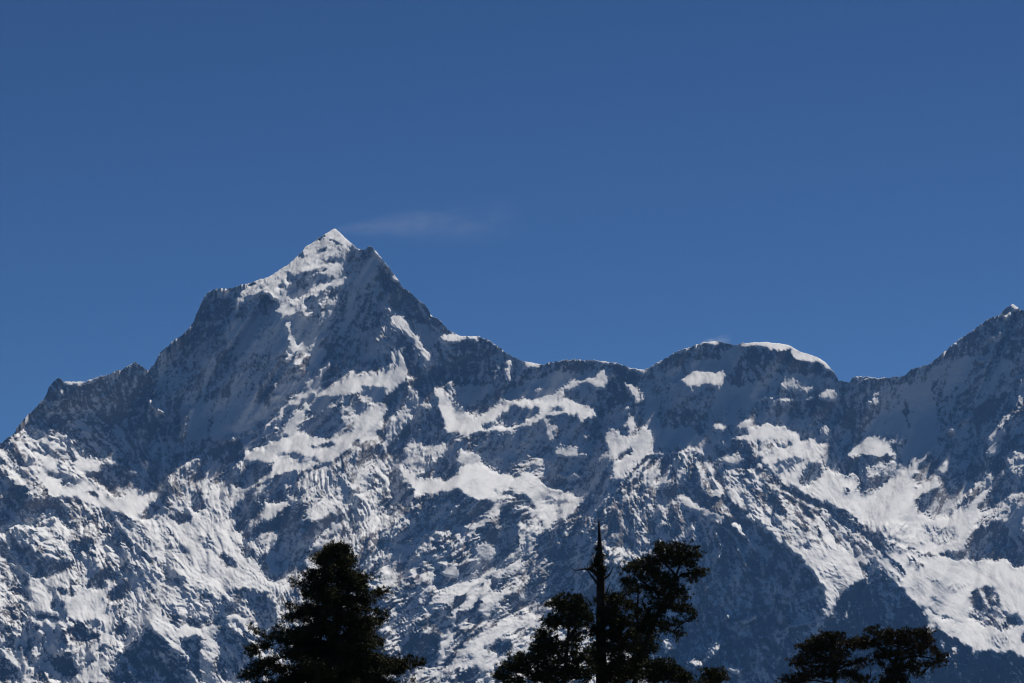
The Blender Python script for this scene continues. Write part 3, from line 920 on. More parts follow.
def blur(a, s):
    """gaussian blur by FFT with edge padding, s in cells"""
    p = int(3 * s) + 2
    b = np.pad(a, p, mode='edge')
    ky = np.fft.fftfreq(b.shape[0])[:, None]; kx = np.fft.rfftfreq(b.shape[1])[None]
    f = np.fft.irfft2(np.fft.rfft2(b) * np.exp(-2 * (np.pi * s) ** 2 * (kx ** 2 + ky ** 2)), s=b.shape)
    return f[p:-p, p:-p]

def band(shape, lam):
    """smooth random field with feature size about lam cells, unit variance"""
    n = rng.standard_normal(shape)
    n = blur(n, lam / 4.0)
    return (n - n.mean()) / n.std()

def sample(a, x, y):
    """bilinear lookup, x, y in cells"""
    x = np.clip(x, 0, a.shape[1] - 1.001); y = np.clip(y, 0, a.shape[0] - 1.001)
    i = x.astype(np.int32); j = y.astype(np.int32); u = x - i; v = y - j
    return (a[j, i] * (1 - u) * (1 - v) + a[j, i + 1] * u * (1 - v) + a[j + 1, i] * (1 - u) * v + a[j + 1, i + 1] * u * v)

# uneven outlines for every area
wx = 1.0 * band((NY, NX), 22) + 0.8 * band((NY, NX), 7) + .7 * band((NY, NX), 3)
wy = 0.8 * band((NY, NX), 22) + 0.7 * band((NY, NX), 7) + .7 * band((NY, NX), 3)
PX = GX + wx; PY = GY + wy
L = np.full((NY, NX), .45); S = np.full((NY, NX), .58); R = np.ones((NY, NX))
for (l, s, r), poly in TONE_AREAS:
    x0, y0 = poly.min(0) - 6; x1, y1 = poly.max(0) + 6
    i0 = max(0, int((x0 - G0X) * RES)); i1 = min(NX, int((x1 - G0X) * RES) + 2)
    j0 = max(0, int((y0 - G0Y) * RES)); j1 = min(NY, int((y1 - G0Y) * RES) + 2)
    if i1 <= i0 or j1 <= j0: continue
    xs = PX[j0:j1, i0:i1]; ys = PY[j0:j1, i0:i1]
    inside = np.zeros(xs.shape, bool)
    a = poly; b = np.roll(poly, -1, 0)
    for (ax, ay), (bx, by) in zip(a, b):
        if ay == by: continue
        c = ((ay > ys) != (by > ys))
        inside ^= c & (xs < (bx - ax) * (ys - ay) / (by - ay) + ax)
    L[j0:j1, i0:i1][inside] = l; S[j0:j1, i0:i1][inside] = s; R[j0:j1, i0:i1][inside] = r
for (l, s, r), line, wid in STROKES:                                # crests, ribs and chutes: lit and shaded sides put into slope and snow
    x0, y0 = line.min(0) - 8; x1, y1 = line.max(0) + 8
    i0 = max(0, int((x0 - G0X) * RES)); i1 = min(NX, int((x1 - G0X) * RES) + 2)
    j0 = max(0, int((y0 - G0Y) * RES)); j1 = min(NY, int((y1 - G0Y) * RES) + 2)
    xs = GX[j0:j1, i0:i1] + .6 * (wx[j0:j1, i0:i1]); ys = GY[j0:j1, i0:i1] + .6 * (wy[j0:j1, i0:i1])
    dist = np.full(xs.shape, 1e9)
    for (ax, ay), (bx, by) in zip(line[:-1], line[1:]):
        q2 = (bx - ax) ** 2 + (by - ay) ** 2 + 1e-9
        u = np.clip(((xs - ax) * (bx - ax) + (ys - ay) * (by - ay)) / q2, 0, 1)
        dist = np.minimum(dist, np.hypot(xs - ax - u * (bx - ax), ys - ay - u * (by - ay)))
    inside = dist < wid / 2
    L[j0:j1, i0:i1][inside] = l; S[j0:j1, i0:i1][inside] = s; R[j0:j1, i0:i1][inside] = r
L = blur(L, .6); S = blur(S, 1.3); R = blur(R, 2.0)

# rib directions, spread from the survey points
ca = np.zeros((NY, NX)); sa = np.zeros((NY, NX))
for x, y, d in RIBS:
    w = 1.0 / (((GX - x) ** 2 + (GY - y) ** 2) + 400.0) ** 1.6
    ca += w * math.cos(math.radians(d)); sa += w * math.sin(math.radians(d))
h = np.hypot(ca, sa); ca /= h; sa /= h
IX, IY = np.meshgrid(np.arange(NX, dtype=float), np.arange(NY, dtype=float))
def ribbed(lam, length):
    """random relief drawn out along the ribs: lam across, length along (cells)"""
    k = max(1, int(lam // 6))
    cc, sc_ = ca[::k, ::k], sa[::k, ::k]
    n = band(cc.shape, lam / k)
    wob = band(cc.shape, lam * 5 / k) * .4
    c, s_ = cc * np.cos(wob) - sc_ * np.sin(wob), sc_ * np.cos(wob) + cc * np.sin(wob)
    jx, jy = np.meshgrid(np.arange(cc.shape[1], dtype=float), np.arange(cc.shape[0], dtype=float))
    acc = n.copy(); steps = 8; st_ = length / k / (2 * steps)
    for sg in (1, -1):
        x = jx.copy(); y = jy.copy()
        for _ in range(steps):
            x += sg * st_ * sample(c, x, y); y += sg * st_ * sample(s_, x, y)
            acc += sample(n, x, y)
    if k > 1: acc = blur(sample(acc, IX / k, IY / k), k * .5)
    return (acc - acc.mean()) / acc.std()
def ridged(n): return 1.0 - np.abs(n) * 1.25

# broken ground is not even: whole bays and ribs of it stand steeper or lie flatter
brk = np.clip((R - .45) / .5, 0, 1) * np.clip((L - .12) / .2, 0, 1)
uneven = .85 * ribbed(36, 110) + .6 * ribbed(16, 56) + .35 * band((NY, NX), 11) + .25 * ribbed(7, 24)
L = np.clip(L + brk * .24 * uneven, 0, 1)
# open snow is wind-shaped: swells, hollows and softened edges
opn = np.clip((L - .5) / .3, 0, 1) * (1 - brk)
swell = .55 * band((NY, NX), 26) + .45 * ribbed(12, 44) + .4 * band((NY, NX), 9)
L = np.clip(L - opn * (.03 + .13 * swell) - opn * .22 * np.clip(1 - blur(L, 5) / .85, 0, 1), 0, 1)
S = S + .10 * (L < .25) * (S > .05) + brk * .10 * (ribbed(20, 60) + .8 * band((NY, NX), 12))
# the rims of lit and shaded areas fray along the ribs
rim = np.clip(3.5 * blur(np.abs(L - blur(L, 3.5)), 2), 0, 1)
fray = .65 * ribbed(3.6, 20) + .5 * band((NY, NX), 3) + .45 * ribbed(8, 40)
L = np.clip(L + .17 * rim * fray, 0, 1); S = S + .10 * rim * fray
detail = np.zeros((NY, NX))
for lam, ln, amp in DETAIL:
    mod = np.clip(1 + .45 * band((NY, NX), lam * 3 + 20), .15, 2)
    detail += amp * mod * (.9 * ridged(ribbed(lam, ln)) + .30 * ridged(band((NY, NX), lam * 1.1)))
detail /= RES
# ledges: near-level strata across the great walls
strat = np.zeros((NY, NX))
base = GY * 1.0 + .12 * GX + 6 * band((NY, NX), 90) + 2.2 * band((NY, NX), 24)
for per, amp in ((13.0, .8), (5.0, .35)):
    strat += amp * np.sin(base / per * 2 * np.pi + 2.5 * band((NY, NX), 60))
strat *= np.clip(.4 + .7 * band((NY, NX), 60), 0, 1.2)
f_noise = detail * np.clip(R, 0, 1.3) * (WALLQ + (1 - WALLQ) * np.clip((L - .05) / .3, 0, 1)) + strat * np.clip(R, .25, 1) * (L < .25) * .45 + .08 * band((NY, NX), 4)

# ---- the sun's own grid: lines that run straight at the sun. Depth is kept as a logarithm, so that
# a sunbeam is a straight line in (line, depth) and shade can be read off exactly.
cP, sP = math.cos(PITCH), math.sin(PITCH)
s_f = SUN[1] * cP + SUN[2] * sP; s_u = SUN[2] * cP - SUN[1] * sP
VX, VY = W_PX / 2 + SUN[0] / s_f / K, H_PX / 2 - s_u / s_f / K
rho_i = np.hypot(GX - VX, GY - VY); phi_i = np.arctan2(GX - VX, GY - VY)
rho0 = rho_i.mean(); st = .75
s_lo, s_hi = rho0 - rho_i.max(), rho0 - rho_i.min()
p_lo, p_hi = phi_i.min() * rho0, phi_i.max() * rho0
ns = int((s_hi - s_lo) / st) + 2; npp = int((p_hi - p_lo) / st) + 2
s_ax = s_lo + np.arange(ns) * st; p_ax = p_lo + np.arange(npp) * st
rho = rho0 - s_ax[:, None]; phi = p_ax[None] / rho0
rx_ = VX + rho * np.sin(phi); ry_ = VY + rho * np.cos(phi)
ri, rj = (rx_ - G0X) * RES, (ry_ - G0Y) * RES                      # sun grid -> relief grid
cs, cp_ = (rho0 - rho_i - s_lo) / st, (phi_i * rho0 - p_lo) / st   # relief grid -> sun grid
SCL = 1.0 / K
CRIT = SCL / rho + 0 * phi                                          # slope at which a face just loses the sun
ramp = SCL * np.log(rho / rho0) + 0 * phi
sky_y = np.interp(rx_, SKYLINE[:, 0], SKYLINE[:, 1])
inb = (rx_ > G0X) & (rx_ < G1X) & (ry_ < G1Y) & (ry_ > G0Y)
ok = inb & (ry_ > sky_y)
lr = np.where(ok, sample(L, ri, rj), .6)
ls = blur(lr, 3.0 / st)
dark = (ls < .26) & ok
fwd = np.zeros((ns, npp)); bwd = np.zeros((ns, npp)); c = np.zeros(npp)
for k in range(ns):
    c = np.where(dark[k], c + 1, 0); fwd[k] = c
c = np.zeros(npp)
for k in range(ns - 1, -1, -1):
    c = np.where(dark[k], c + 1, 0); bwd[k] = c
tpos = (fwd - .5) / np.maximum(fwd + bwd - 1, 1)
UP, FOOT = .5, .36
prof = np.where(dark, np.where(tpos < FOOT, UP, -UP * FOOT / (1 - FOOT) - .04), 0)
wgt = blur(dark.astype(float), 4 / st)
prof = np.where(dark, blur(prof, 4 / st) / np.maximum(wgt, .3), 0)
lit_t = .08 + .40 * lr + .95 * lr ** 2
wd = np.clip((.30 - lr) / .12, 0, 1) * dark
target = CRIT + np.where(dark, wd * prof + (1 - wd) * lit_t, lit_t)
mean = target[ok].mean()
t = np.where(ok, target - mean, 0)
PAD = 200
t = np.pad(t, PAD)
kd = np.fft.fftfreq(t.shape[0])[:, None] * 2 * np.pi / st; kp = np.fft.fftfreq(t.shape[1])[None] * 2 * np.pi / st
F = np.fft.fft2(t) * (-1j * kd) / (kd ** 2 + PERP ** 2 * kp ** 2 + 1e-7)
fr = np.real(np.fft.ifft2(F))[PAD:-PAD, PAD:-PAD] + mean * s_ax[:, None]
fr = fr + np.where(inb, sample(f_noise, ri, rj), 0)

# settle walls and shelves against each other until the open shelves see the sun and the walls do not
lit = (lr > .36) & ok; drk = (lr < .2) & ok
rn = np.where(inb, sample(R, ri, rj), 1)
def shade_of(q):
    qq = np.where(ok, q, 1e6)
    ahead = np.minimum.accumulate(qq[::-1], 0)[::-1]
    return qq, np.concatenate([ahead[1:], np.full((1, npp), 1e6)], 0)
q0 = fr + ramp
q = q0.copy()
for it in range(ITERS):
    qq, ahead = shade_of(q)
    want = np.where(lr > .7, .5, -1.0 * rn)                        # broken ground keeps its own small shade
    below = np.maximum.accumulate(np.where(lit, qq + want, -1e6), 0)
    corr = np.where(lit, -.5 * np.clip(qq - ahead + want, 0, 20), 0) + np.where(~lit & ok, .5 * np.clip(below - qq, 0, 20), 0)
    gap = np.clip(ahead - qq + .6, 0, 2.5)
    corr += np.where(drk & (ahead < 1e5), .4 * gap, 0)
    q = q + np.where(ok, blur(corr, 1.6 / st), 0)
qq, ahead = shade_of(q)
CHECK = ("light check: shelves in shade %.3f, walls in sun %.3f" % ((lit & (qq - ahead > .3)).sum() / lit.sum(), (drk & (qq - ahead <= 0)).sum() / drk.sum()))
print(CHECK)
f = sample(q - ramp - np.where(inb, sample(f_noise, ri, rj), 0), cp_, cs) + f_noise
f -= np.median(f)

# snow: cover set with the lit and shaded areas, broken up by the relief (it lies on the ledges, the ribs stay bare)
fy = -np.gradient(f, 1 / RES, axis=0)
rel = fy - blur(fy, 14)
rk = ribbed(4, 26); rk2 = ribbed(9, 60)
wall = np.clip((.25 - L) / .15, 0, 1)
snow = S + np.clip(R, .25, 1.2) * (.20 * np.clip(rel, -1.5, 1.5) + (.13 + .05 * wall) * rk + (.10 + .03 * wall) * rk2 + (.12 + .05 * wall) * band((NY, NX), 2.2) + .10 * wall * band((NY, NX), 4.5) + .11 * band((NY, NX), 9) + .09 * band((NY, NX), 36))
snow = np.clip((snow + wall * np.clip(R, .3, 1) * .17 * strat - .10) / .74, 0, 1)

# skyline rows: from the crest of each column down to below the frame, then the far side
rough = np.interp(gx, gx, R[np.clip(((np.interp(gx, SKYLINE[:, 0], SKYLINE[:, 1]) + 3 - G0Y) * RES).astype(int), 0, NY - 1), np.arange(NX)])
jag = (blur(rng.standard_normal((1, NX)), 1.0)[0] * 1.3 + blur(rng.standard_normal((1, NX)), 3.0)[0] * 1.6) * np.clip(rough, .1, 1) * .8
crest = np.interp(gx, SKYLINE[:, 0], SKYLINE[:, 1]) + jag
NV = 720
tt = np.linspace(0, 1, NV)
YY = crest[None] + (G1Y - 1 - crest[None]) * tt[:, None]
XX = np.broadcast_to(gx[None], YY.shape)
cx = (XX - G0X) * RES; cy = (YY - G0Y) * RES
FF = sample(f, cx, cy); SS = sample(snow, cx, cy)
depth = DIST * np.exp(K * FF)
front = view_pt(XX, YY, depth)
# far side of the massif: falls away behind the crest
back = []
top = front[0]
for k in range(1, 15):
    d = 30.0 * k ** 1.9
    b = top.copy(); b[:, 1] += d
    b[:, 2] = np.maximum(top[:, 2] - .75 * d - 25 * k * np.abs(np.sin(gx / 13.0 + k)), -300)
    back.append(b)
foot = front[-1].copy(); foot[:, 1] -= 900; foot[:, 2] -= 700
rows = np.concatenate([np.array(back[::-1]), front, foot[None]], 0)
srow = np.concatenate([np.repeat(SS[:1], 14, 0), SS, SS[-1:]], 0)
nr = rows.shape[0]
# the range runs on to both sides of the frame
def wing(edge, sgn):
    cols = []
    for k in range(1, 40):
        c = edge.copy()
        c[:, 0] += sgn * 22.0 * k ** 1.25
        drop = 1.0 - .35 * min(1, k / 30) + .05 * math.sin(k * .9 + sgn)
        c[:, 2] = -250 + (c[:, 2] + 250) * drop + np.random.default_rng(k).normal(0, 6, len(c))
        c[:, 1] += 60 * math.sin(k * .7) + 25 * math.sin(k * 2.1)
        cols.append(c)
    return np.array(cols)
wl_ = wing(rows[:, 0], -1)[::-1].transpose(1, 0, 2); wr_ = wing(rows[:, -1], 1).transpose(1, 0, 2)
rows = np.concatenate([wl_, rows, wr_], 1)
srow = np.concatenate([np.repeat(srow[:, :1], wl_.shape[1], 1), srow, np.repeat(srow[:, -1:], wr_.shape[1], 1)], 1)
nc = rows.shape[1]
idx = np.arange(nr * nc).reshape(nr, nc)
quads = np.stack([idx[:-1, :-1], idx[1:, :-1], idx[1:, 1:], idx[:-1, 1:]], -1).reshape(-1, 4)
mountain = mesh_np("mountain", rows.reshape(-1, 3), quads, mountain_material(), smooth=True)
at = mountain.data.attributes.new("snow", 'FLOAT', 'POINT')
at.data.foreach_set("value", srow.ravel().astype(np.float32))
mountain["kind"] = "structure"

# ------------------------------------------------------------------ the ground from the viewer's hill to the far side
def ground_z(x, y):
    r = np.hypot(x, y)
    near = -1.7 - 2.2 * np.clip((y - 20) / 130, 0, 1) - .00006 * x ** 2 * (r < 400)
    hill = -4 - 520 * (1 - np.exp(-np.clip(r - 260, 0, None) / 1300.0))
    z = np.where(r < 260, np.maximum(near, -8), np.minimum(-8, hill))
    rise = np.clip((r - 7000) / 9500, 0, 1)
    z = z + rise ** 1.6 * 620
    return z + np.where(r > 300, np.clip((r - 300) / 2000, 0, 1) * 60 * np.sin(x / 900 + 1.3) * np.sin(y / 1300), 0.12 * np.sin(x / 3.1) * np.sin(y / 4.3))
rr = np.concatenate([[0.0], 2.0 * 1.075 ** np.arange(146)])
th = np.linspace(0, 2 * math.pi, 193)[:-1]
gxx = rr[:, None] * np.sin(th)[None]; gyy = rr[:, None] * np.cos(th)[None]
gz = ground_z(gxx, gyy)
n_r, n_t = gxx.shape
gi = np.arange(n_r * n_t).reshape(n_r, n_t)
gq = np.stack([gi[:-1], np.roll(gi[:-1], -1, 1), np.roll(gi[1:], -1, 1), gi[1:]], -1).reshape(-1, 4)
ground = mesh_np("ground", np.stack([gxx, gyy, gz], -1).reshape(-1, 3), gq,
                 noisy_material("forest_floor", (.022, .028, .014), (.06, .055, .032), .02), smooth=True)
ground["kind"] = "structure"

# ------------------------------------------------------------------ trees
TD = 150.0
def tree_pt(px, py, dz=0.0, d=TD):
    """point at the tree line, dz in the same units away from the viewer"""
    return ray_pt(px, py, d) + np.array((0, dz * d * K, 0))

class Geo:
    def __init__(s): s.v = []; s.f = []; s.n = 0
    def add(s, v, f):
        s.v.append(np.asarray(v, float)); s.f.append(np.asarray(f, int) + s.n); s.n += len(v)
    def build(s, name, mat, parent, origin, smooth=False):
        return mesh_np(name, np.concatenate(s.v) - origin, np.concatenate(s.f), mat, smooth, parent)

def tube(geo, pts, rad, sides=7):
    pts = np.asarray(pts, float); n = len(pts)
    tan = np.gradient(pts, axis=0); tan /= np.linalg.norm(tan, axis=1)[:, None] + 1e-9
    ref = np.array((0.31, .9, .2))
    a = np.cross(tan, ref); a /= np.linalg.norm(a, axis=1)[:, None] + 1e-9
    b = np.cross(tan, a)
    ph = np.linspace(0, 2 * np.pi, sides + 1)[:-1]
    ring = pts[:, None] + np.asarray(rad)[:, None, None] * (np.cos(ph)[None, :, None] * a[:, None] + np.sin(ph)[None, :, None] * b[:, None])
    i = np.arange(n * sides).reshape(n, sides)
    q = np.stack([i[:-1], np.roll(i[:-1], -1, 1), np.roll(i[1:], -1, 1), i[1:]], -1).reshape(-1, 4)
    v = ring.reshape(-1, 3)
    geo.add(v, q)

def curve(pts, n=14, wob=0.0):
    """resample a polyline smoothly, with a little wander"""
    pts = np.asarray(pts, float)
    s = np.r_[0, np.cumsum(np.linalg.norm(np.diff(pts, axis=0), axis=1))]
    m = max(n, 3 * len(pts)); q = np.linspace(0, s[-1], m)
    o = np.stack([np.interp(q, s, pts[:, k]) for k in range(3)], 1)
    for _ in range(3): o[1:-1] = .25 * o[:-2] + .5 * o[1:-1] + .25 * o[2:]
    if wob: o[1:-1] += rng.normal(0, wob, (m - 2, 3))
    return o

def blades(geo, p, d, ln, wd):
    """needle sprays: one slim four-cornered leaf per row; p base, d direction"""
    p = np.asarray(p); d = d / (np.linalg.norm(d, axis=1)[:, None] + 1e-9)
    side = np.cross(d, rng.normal(0, 1, p.shape)); side /= np.linalg.norm(side, axis=1)[:, None] + 1e-9
    ln = ln[:, None]; wd = wd[:, None]
    m = p + d * ln * .45
    v = np.stack([p, m + side * wd, p + d * ln, m - side * wd], 1).reshape(-1, 3)
    geo.add(v, np.arange(len(v)).reshape(-1, 4))

U = TD * K
def tufts(geo, centers, outward, per=12, ln=3.4, spread=.9, up=.25):
    n = len(centers)
    c = np.repeat(centers, per, 0); o = np.repeat(outward, per, 0)
    o = o / (np.linalg.norm(o, axis=1)[:, None] + 1e-9)
    d = o + rng.normal(0, spread, o.shape) + np.array((0, 0, up))
    c = c + rng.normal(0, .55 * U, c.shape)
    blades(geo, c, d, rng.uniform(.55, 1.15, len(c)) * ln * U, rng.uniform(.09, .17, len(c)) * ln * U)

def clump(geo, wood, c, rx, ry, anchor=None, dens=1.0, rz=None):
    """a bough of foliage: several flattened sprays on twigs, gaps between them"""
    rz = rz or rx * .85
    n = max(3, int(rx * ry * .16 * dens) + 3)
    sp = min(3.4, .6 * rx); bl = min(3.4, .45 * rx + 1.1)
    r = rng.normal(0, 1, (n, 3)); r /= np.linalg.norm(r, axis=1)[:, None]
    r *= rng.uniform(.25, 1.0, n)[:, None] ** .55
    cen = c + r * np.array((rx, rz, ry)) * U
    if anchor is not None:
        for p in cen[:: 2]:
            mid = anchor * .45 + p * .55 + np.array((0, 0, -.12 * ry * U))
            tube(wood, curve([anchor, mid, p], 7, .12 * U), np.linspace(.55, .16, 9)[:9] * U if False else np.linspace(.5, .15, max(7, 9)) * U, 4)
    for p, q in zip(cen, r):
        k = int(9 * dens) + 4
        sub = p + rng.normal(0, 1, (k, 3)) * np.array((sp, sp, .55 * sp)) * U
        out = (sub - c) / np.array((rx, rz, ry * 1.4)) / U
        out[:, 2] += .15
        tufts(geo, sub, out, ln=bl)

def tree_object(label, base, group="dark trees on the near hillside"):
    o = bpy.data.objects.new("conifer_tree" if 'fir' in label else "pine_tree", None)
    scene.collection.objects.link(o)
    o.location = base
    o["label"] = label; o["category"] = "tree"; o["group"] = group
    return o

BARK = noisy_material("bark", (.03, .024, .02), (.075, .058, .046), 3.0)
NEEDLE = noisy_material("needles", (.042, .052, .024), (.10, .092, .046), 1.1)
NEEDLE_WARM = noisy_material("needles_warm", (.05, .05, .026), (.115, .088, .05), 1.1)

def finish(label, wood, leaf, base, needle):
    root = tree_object(label, base)
    wood.build("trunk", BARK, root, base, True)
    leaf.build("crown", needle, root, base)
    return root

def base_at(px, d):
    x = ray_pt(px, 683, d)[0]
    return np.array((x, d, float(ground_z(np.array(x), np.array(d)))))

# the fir on the left: whorls of drooping boughs
def fir():
    wood, leaf = Geo(), Geo()
    base = base_at(335, TD)
    top = tree_pt(341, 545)
    tr = curve([base - (0, 0, .3), tree_pt(336, 683), tree_pt(335, 620), tree_pt(337, 580), top], 24, .15 * U)
    tube(wood, tr, np.interp(np.linspace(0, 1, len(tr)), [0, .55, 1], [9, 5.5, .8]) * U, 9)
    py = np.array([545, 552, 562, 574, 588, 600, 626, 637, 662, 690, 740, 800, 860.])
    lw = np.array([4, 16, 28, 36, 41, 49, 69, 74, 88, 95, 105, 100, 60.])
    rw = np.array([6, 16, 22, 30, 45, 53, 58, 54, 78, 92, 100, 95, 60.])
    y = 547.0; az0 = 0
    while y < 850:
        nb = 6 if y < 600 else 7
        az0 += 1.1
        for k in range(nb):
            az = az0 + k * 2 * np.pi / nb + rng.normal(0, .25)
            cx_, sy_ = math.cos(az), math.sin(az)
            w = np.interp(y, py, rw) if cx_ > 0 else np.interp(y, py, lw)
            wf = .5 * (np.interp(y, py, rw) + np.interp(y, py, lw))
            ln = (abs(cx_) * w + (1 - abs(cx_)) * wf) * rng.uniform(.68, 1.03)
            if rng.random() < .10 and y > 590: ln *= .45
            yb = y + rng.normal(0, 5.5)
            ln *= rng.uniform(.8, 1.08)
            a = tree_pt(336, max(548, yb - 1))
            dirv = np.array((cx_, sy_, 0))
            drop = rng.uniform(-.30, .40) * ln
            pts = [a, a + dirv * ln * .4 * U + (0, 0, (.10 * ln - .05 * drop) * U), a + dirv * ln * .75 * U + (0, 0, -.35 * drop * U), a + dirv * ln * U + (0, 0, (-.7 * drop + .06 * ln) * U)]
            br = curve(pts, 12, .1 * U)
            tube(wood, br, np.linspace(max(.5, ln * .02), .2, len(br)) * U, 5)
            # side sprays along the bough, flat and hanging
            ns = int(ln * .46) + 3
            for s_ in np.sort(rng.uniform(.22, 1.0, ns)):
                p = br[min(len(br) - 1, int(s_ * (len(br) - 1) + .5))]
                side = np.array((-sy_, cx_, 0)) * rng.choice((-1, 1))
                sl = rng.uniform(.10, .30) * ln * (1.15 - s_) + 2.2
                tip = p + (side * .8 + dirv * .55) * sl * U + np.array((0, 0, rng.normal(-.06, .12) * sl * U))
                nseg = int(sl * .75) + 3
                q = p + (tip - p) * rng.uniform(0, 1, nseg)[:, None] + rng.normal(0, 1, (nseg, 3)) * np.array((1.2, 1.2, 2.5)) * U
                tufts(leaf, q, np.repeat((tip - p)[None], nseg, 0) * 1.0, per=7, ln=3.0, spread=.85, up=.12)
        y += rng.uniform(4.4, 6.2) if y < 600 else rng.uniform(5.4, 8.0)
    # the broad ragged top
    for cx_, cy_, rx, ry in ((343, 549, 5, 4), (330, 553, 12, 4), (346, 556, 10, 4), (322, 560, 9, 4), (336, 562, 14, 5), (312, 576, 10, 4), (362, 580, 8, 3.5), (378, 594, 9, 3.5), (410, 662, 13, 5), (398, 668, 12, 6), (262, 650, 12, 7), (270, 668, 18, 8), (255, 676, 10, 7)):
        c = tree_pt(cx_, cy_, rng.normal(0, 5))
        clump(leaf, wood, c, rx, ry, None, .8)
    return finish("tall broad fir with a ragged cone of drooping boughs, standing alone at the left", wood, leaf, base, NEEDLE)

def crown_tree(label, d, ox, oy, sc, trunk, radii, limbs, clumps, needle, bare=()):
    """trunk, limbs and clumps in the survey positions of one tree"""
    global U
    keep = U; U = d * K
    wood, leaf = Geo(), Geo()
    P = lambda x, y, z=0.0: tree_pt(ox + x / sc, oy + y / sc, z, d)
    base = base_at(ox + trunk[0][0] / sc, d)
    tr = curve([base - (0, 0, .3)] + [P(*t) for t in trunk], 24, .12 * U)
    s = np.linspace(0, 1, len(tr)); tube(wood, tr, np.interp(s, np.linspace(0, 1, len(radii)), radii) * U, 9)
    nodes = [tr[len(tr) // 3:]]
    for pts, r0, r1 in limbs:
        b = curve([P(*p) for p in pts], 12, .15 * U)
        tube(wood, b, np.linspace(r0, r1, len(b)) * U, 6); nodes.append(b)
    for pts, r0, r1 in bare:
        b = curve([P(*p) for p in pts], 12, .05 * U)
        tube(wood, b, np.linspace(r0, r1, len(b)) * U, 6)
    allp = np.concatenate(nodes)
    for cl in clumps:
        x, y, rx, ry = cl[:4]
        dens = cl[4] if len(cl) > 4 else 1.0
        c = P(x, y, rng.normal(0, .45 * rx / sc))
        dd = np.linalg.norm((allp - c) * (1, .6, 1.3), axis=1) + 1e3 * U * (allp[:, 2] > c[2] + 2 * U)
        a = allp[np.argmin(dd)]
        mid = (a + c) / 2 + np.array((0, 0, .08 * np.linalg.norm(c - a)))
        b = curve([a, mid, c], 8, .2 * U)
        tube(wood, b, np.linspace(1.0, .4, len(b)) * U, 5)
        clump(leaf, wood, c, rx / sc, ry / sc, a * .3 + c * .7, dens)
    o = finish(label, wood, leaf, base, needle)
    U = keep
    return o

fir()
Z1 = (490, 510, 3.95)
crown_tree("gaunt fir with a bare dead spire above a dense dark lower crown", 152, *Z1,
    [(440, 683), (436, 500), (438, 380), (438, 300), (434, 180), (431, 95), (430, 40)],
    [9, 8.8, 8.5, 8, 7.5, 6.8, 6.0, 5.4, 4.8, 3.9, .5],
    [], [(480, 430, 64.4, 54, 0.84), (520, 375, 50.6, 36, 0.70), (500, 350, 27.6, 16.2, 0.70), (470, 520, 73.6, 54, 0.84), (530, 470, 55.2, 54, 0.70), (450, 600, 82.8, 54, 0.84), (540, 580, 64.4, 63, 0.84), (410, 480, 36.8, 36, 0.70), (600, 500, 46, 45, 0.70), (500, 650, 110.4, 36, 0.91),
         (428, 150, 7, 16, 1.00), (436, 185, 13, 14, 1.00), (420, 205, 15, 9, 1.00), (408, 212, 10, 7, 1.00), (446, 228, 11, 13, 1.00), (430, 250, 14, 12, 1.00), (398, 232, 9, 5, 1.00), (455, 360, 27.6, 18, 0.70)],
    NEEDLE,
    bare=[([(425, 262), (400, 235), (370, 232), (340, 240), (325, 234), (316, 224)], 1.4, .35),
          ([(445, 275), (465, 262), (478, 248), (484, 226)], 1.2, .4),
          ([(446, 345), (462, 325), (466, 308), (474, 292)], 1.1, .35),
          ([(428, 300), (410, 270), (392, 250), (372, 222)], 1.5, .4),
          ([(432, 120), (422, 132), (414, 128)], .7, .25), ([(433, 150), (446, 152), (452, 146)], .7, .25), ([(434, 215), (418, 226), (404, 220), (396, 210)], .9, .3), ([(436, 200), (420, 196), (408, 186)], .8, .3), ([(440, 240), (456, 236), (464, 224)], .8, .3), ([(436, 180), (462, 180), (470, 170)], .6, .25)])
crown_tree("rounded pine crown left of the bare spire, stepping down in layers", 146, *Z1,
    [(290, 700), (300, 600), (310, 480), (315, 400)], [6, 4.5, 3.4, 2.4, 1.2],
    [([(300, 600), (240, 540), (200, 500)], 2, .8), ([(295, 640), (200, 600), (110, 580)], 2, .7), ([(305, 520), (350, 450), (380, 420)], 1.8, .8)],
    [(300, 355, 57.6, 23, 0.82), (265, 375, 43.2, 20.24, 0.82), (345, 375, 43.2, 25.76, 0.82), (320, 400, 62.4, 27.6, 0.82), (250, 430, 43.2, 23, 0.82), (370, 430, 33.6, 32.2, 0.82), (290, 450, 57.6, 27.6, 0.82), (215, 470, 28.8, 18.4, 0.82),
     (220, 520, 52.8, 27.6, 0.82), (190, 545, 38.4, 20.24, 0.82), (270, 540, 43.2, 32.2, 0.82), (350, 560, 38.4, 41.4, 0.82), (150, 590, 52.8, 23, 0.82), (110, 610, 38.4, 23, 0.82), (230, 590, 52.8, 32.2, 0.82), (180, 640, 67.2, 32.2, 0.98), (60, 640, 33.6, 25.76, 0.82), (80, 665, 48, 23, 0.82), (290, 620, 52.8, 36.8, 0.82), (250, 660, 76.8, 27.6, 0.98), (360, 640, 48, 36.8, 0.82), (340, 500, 24, 23, 0.82)],
    NEEDLE)
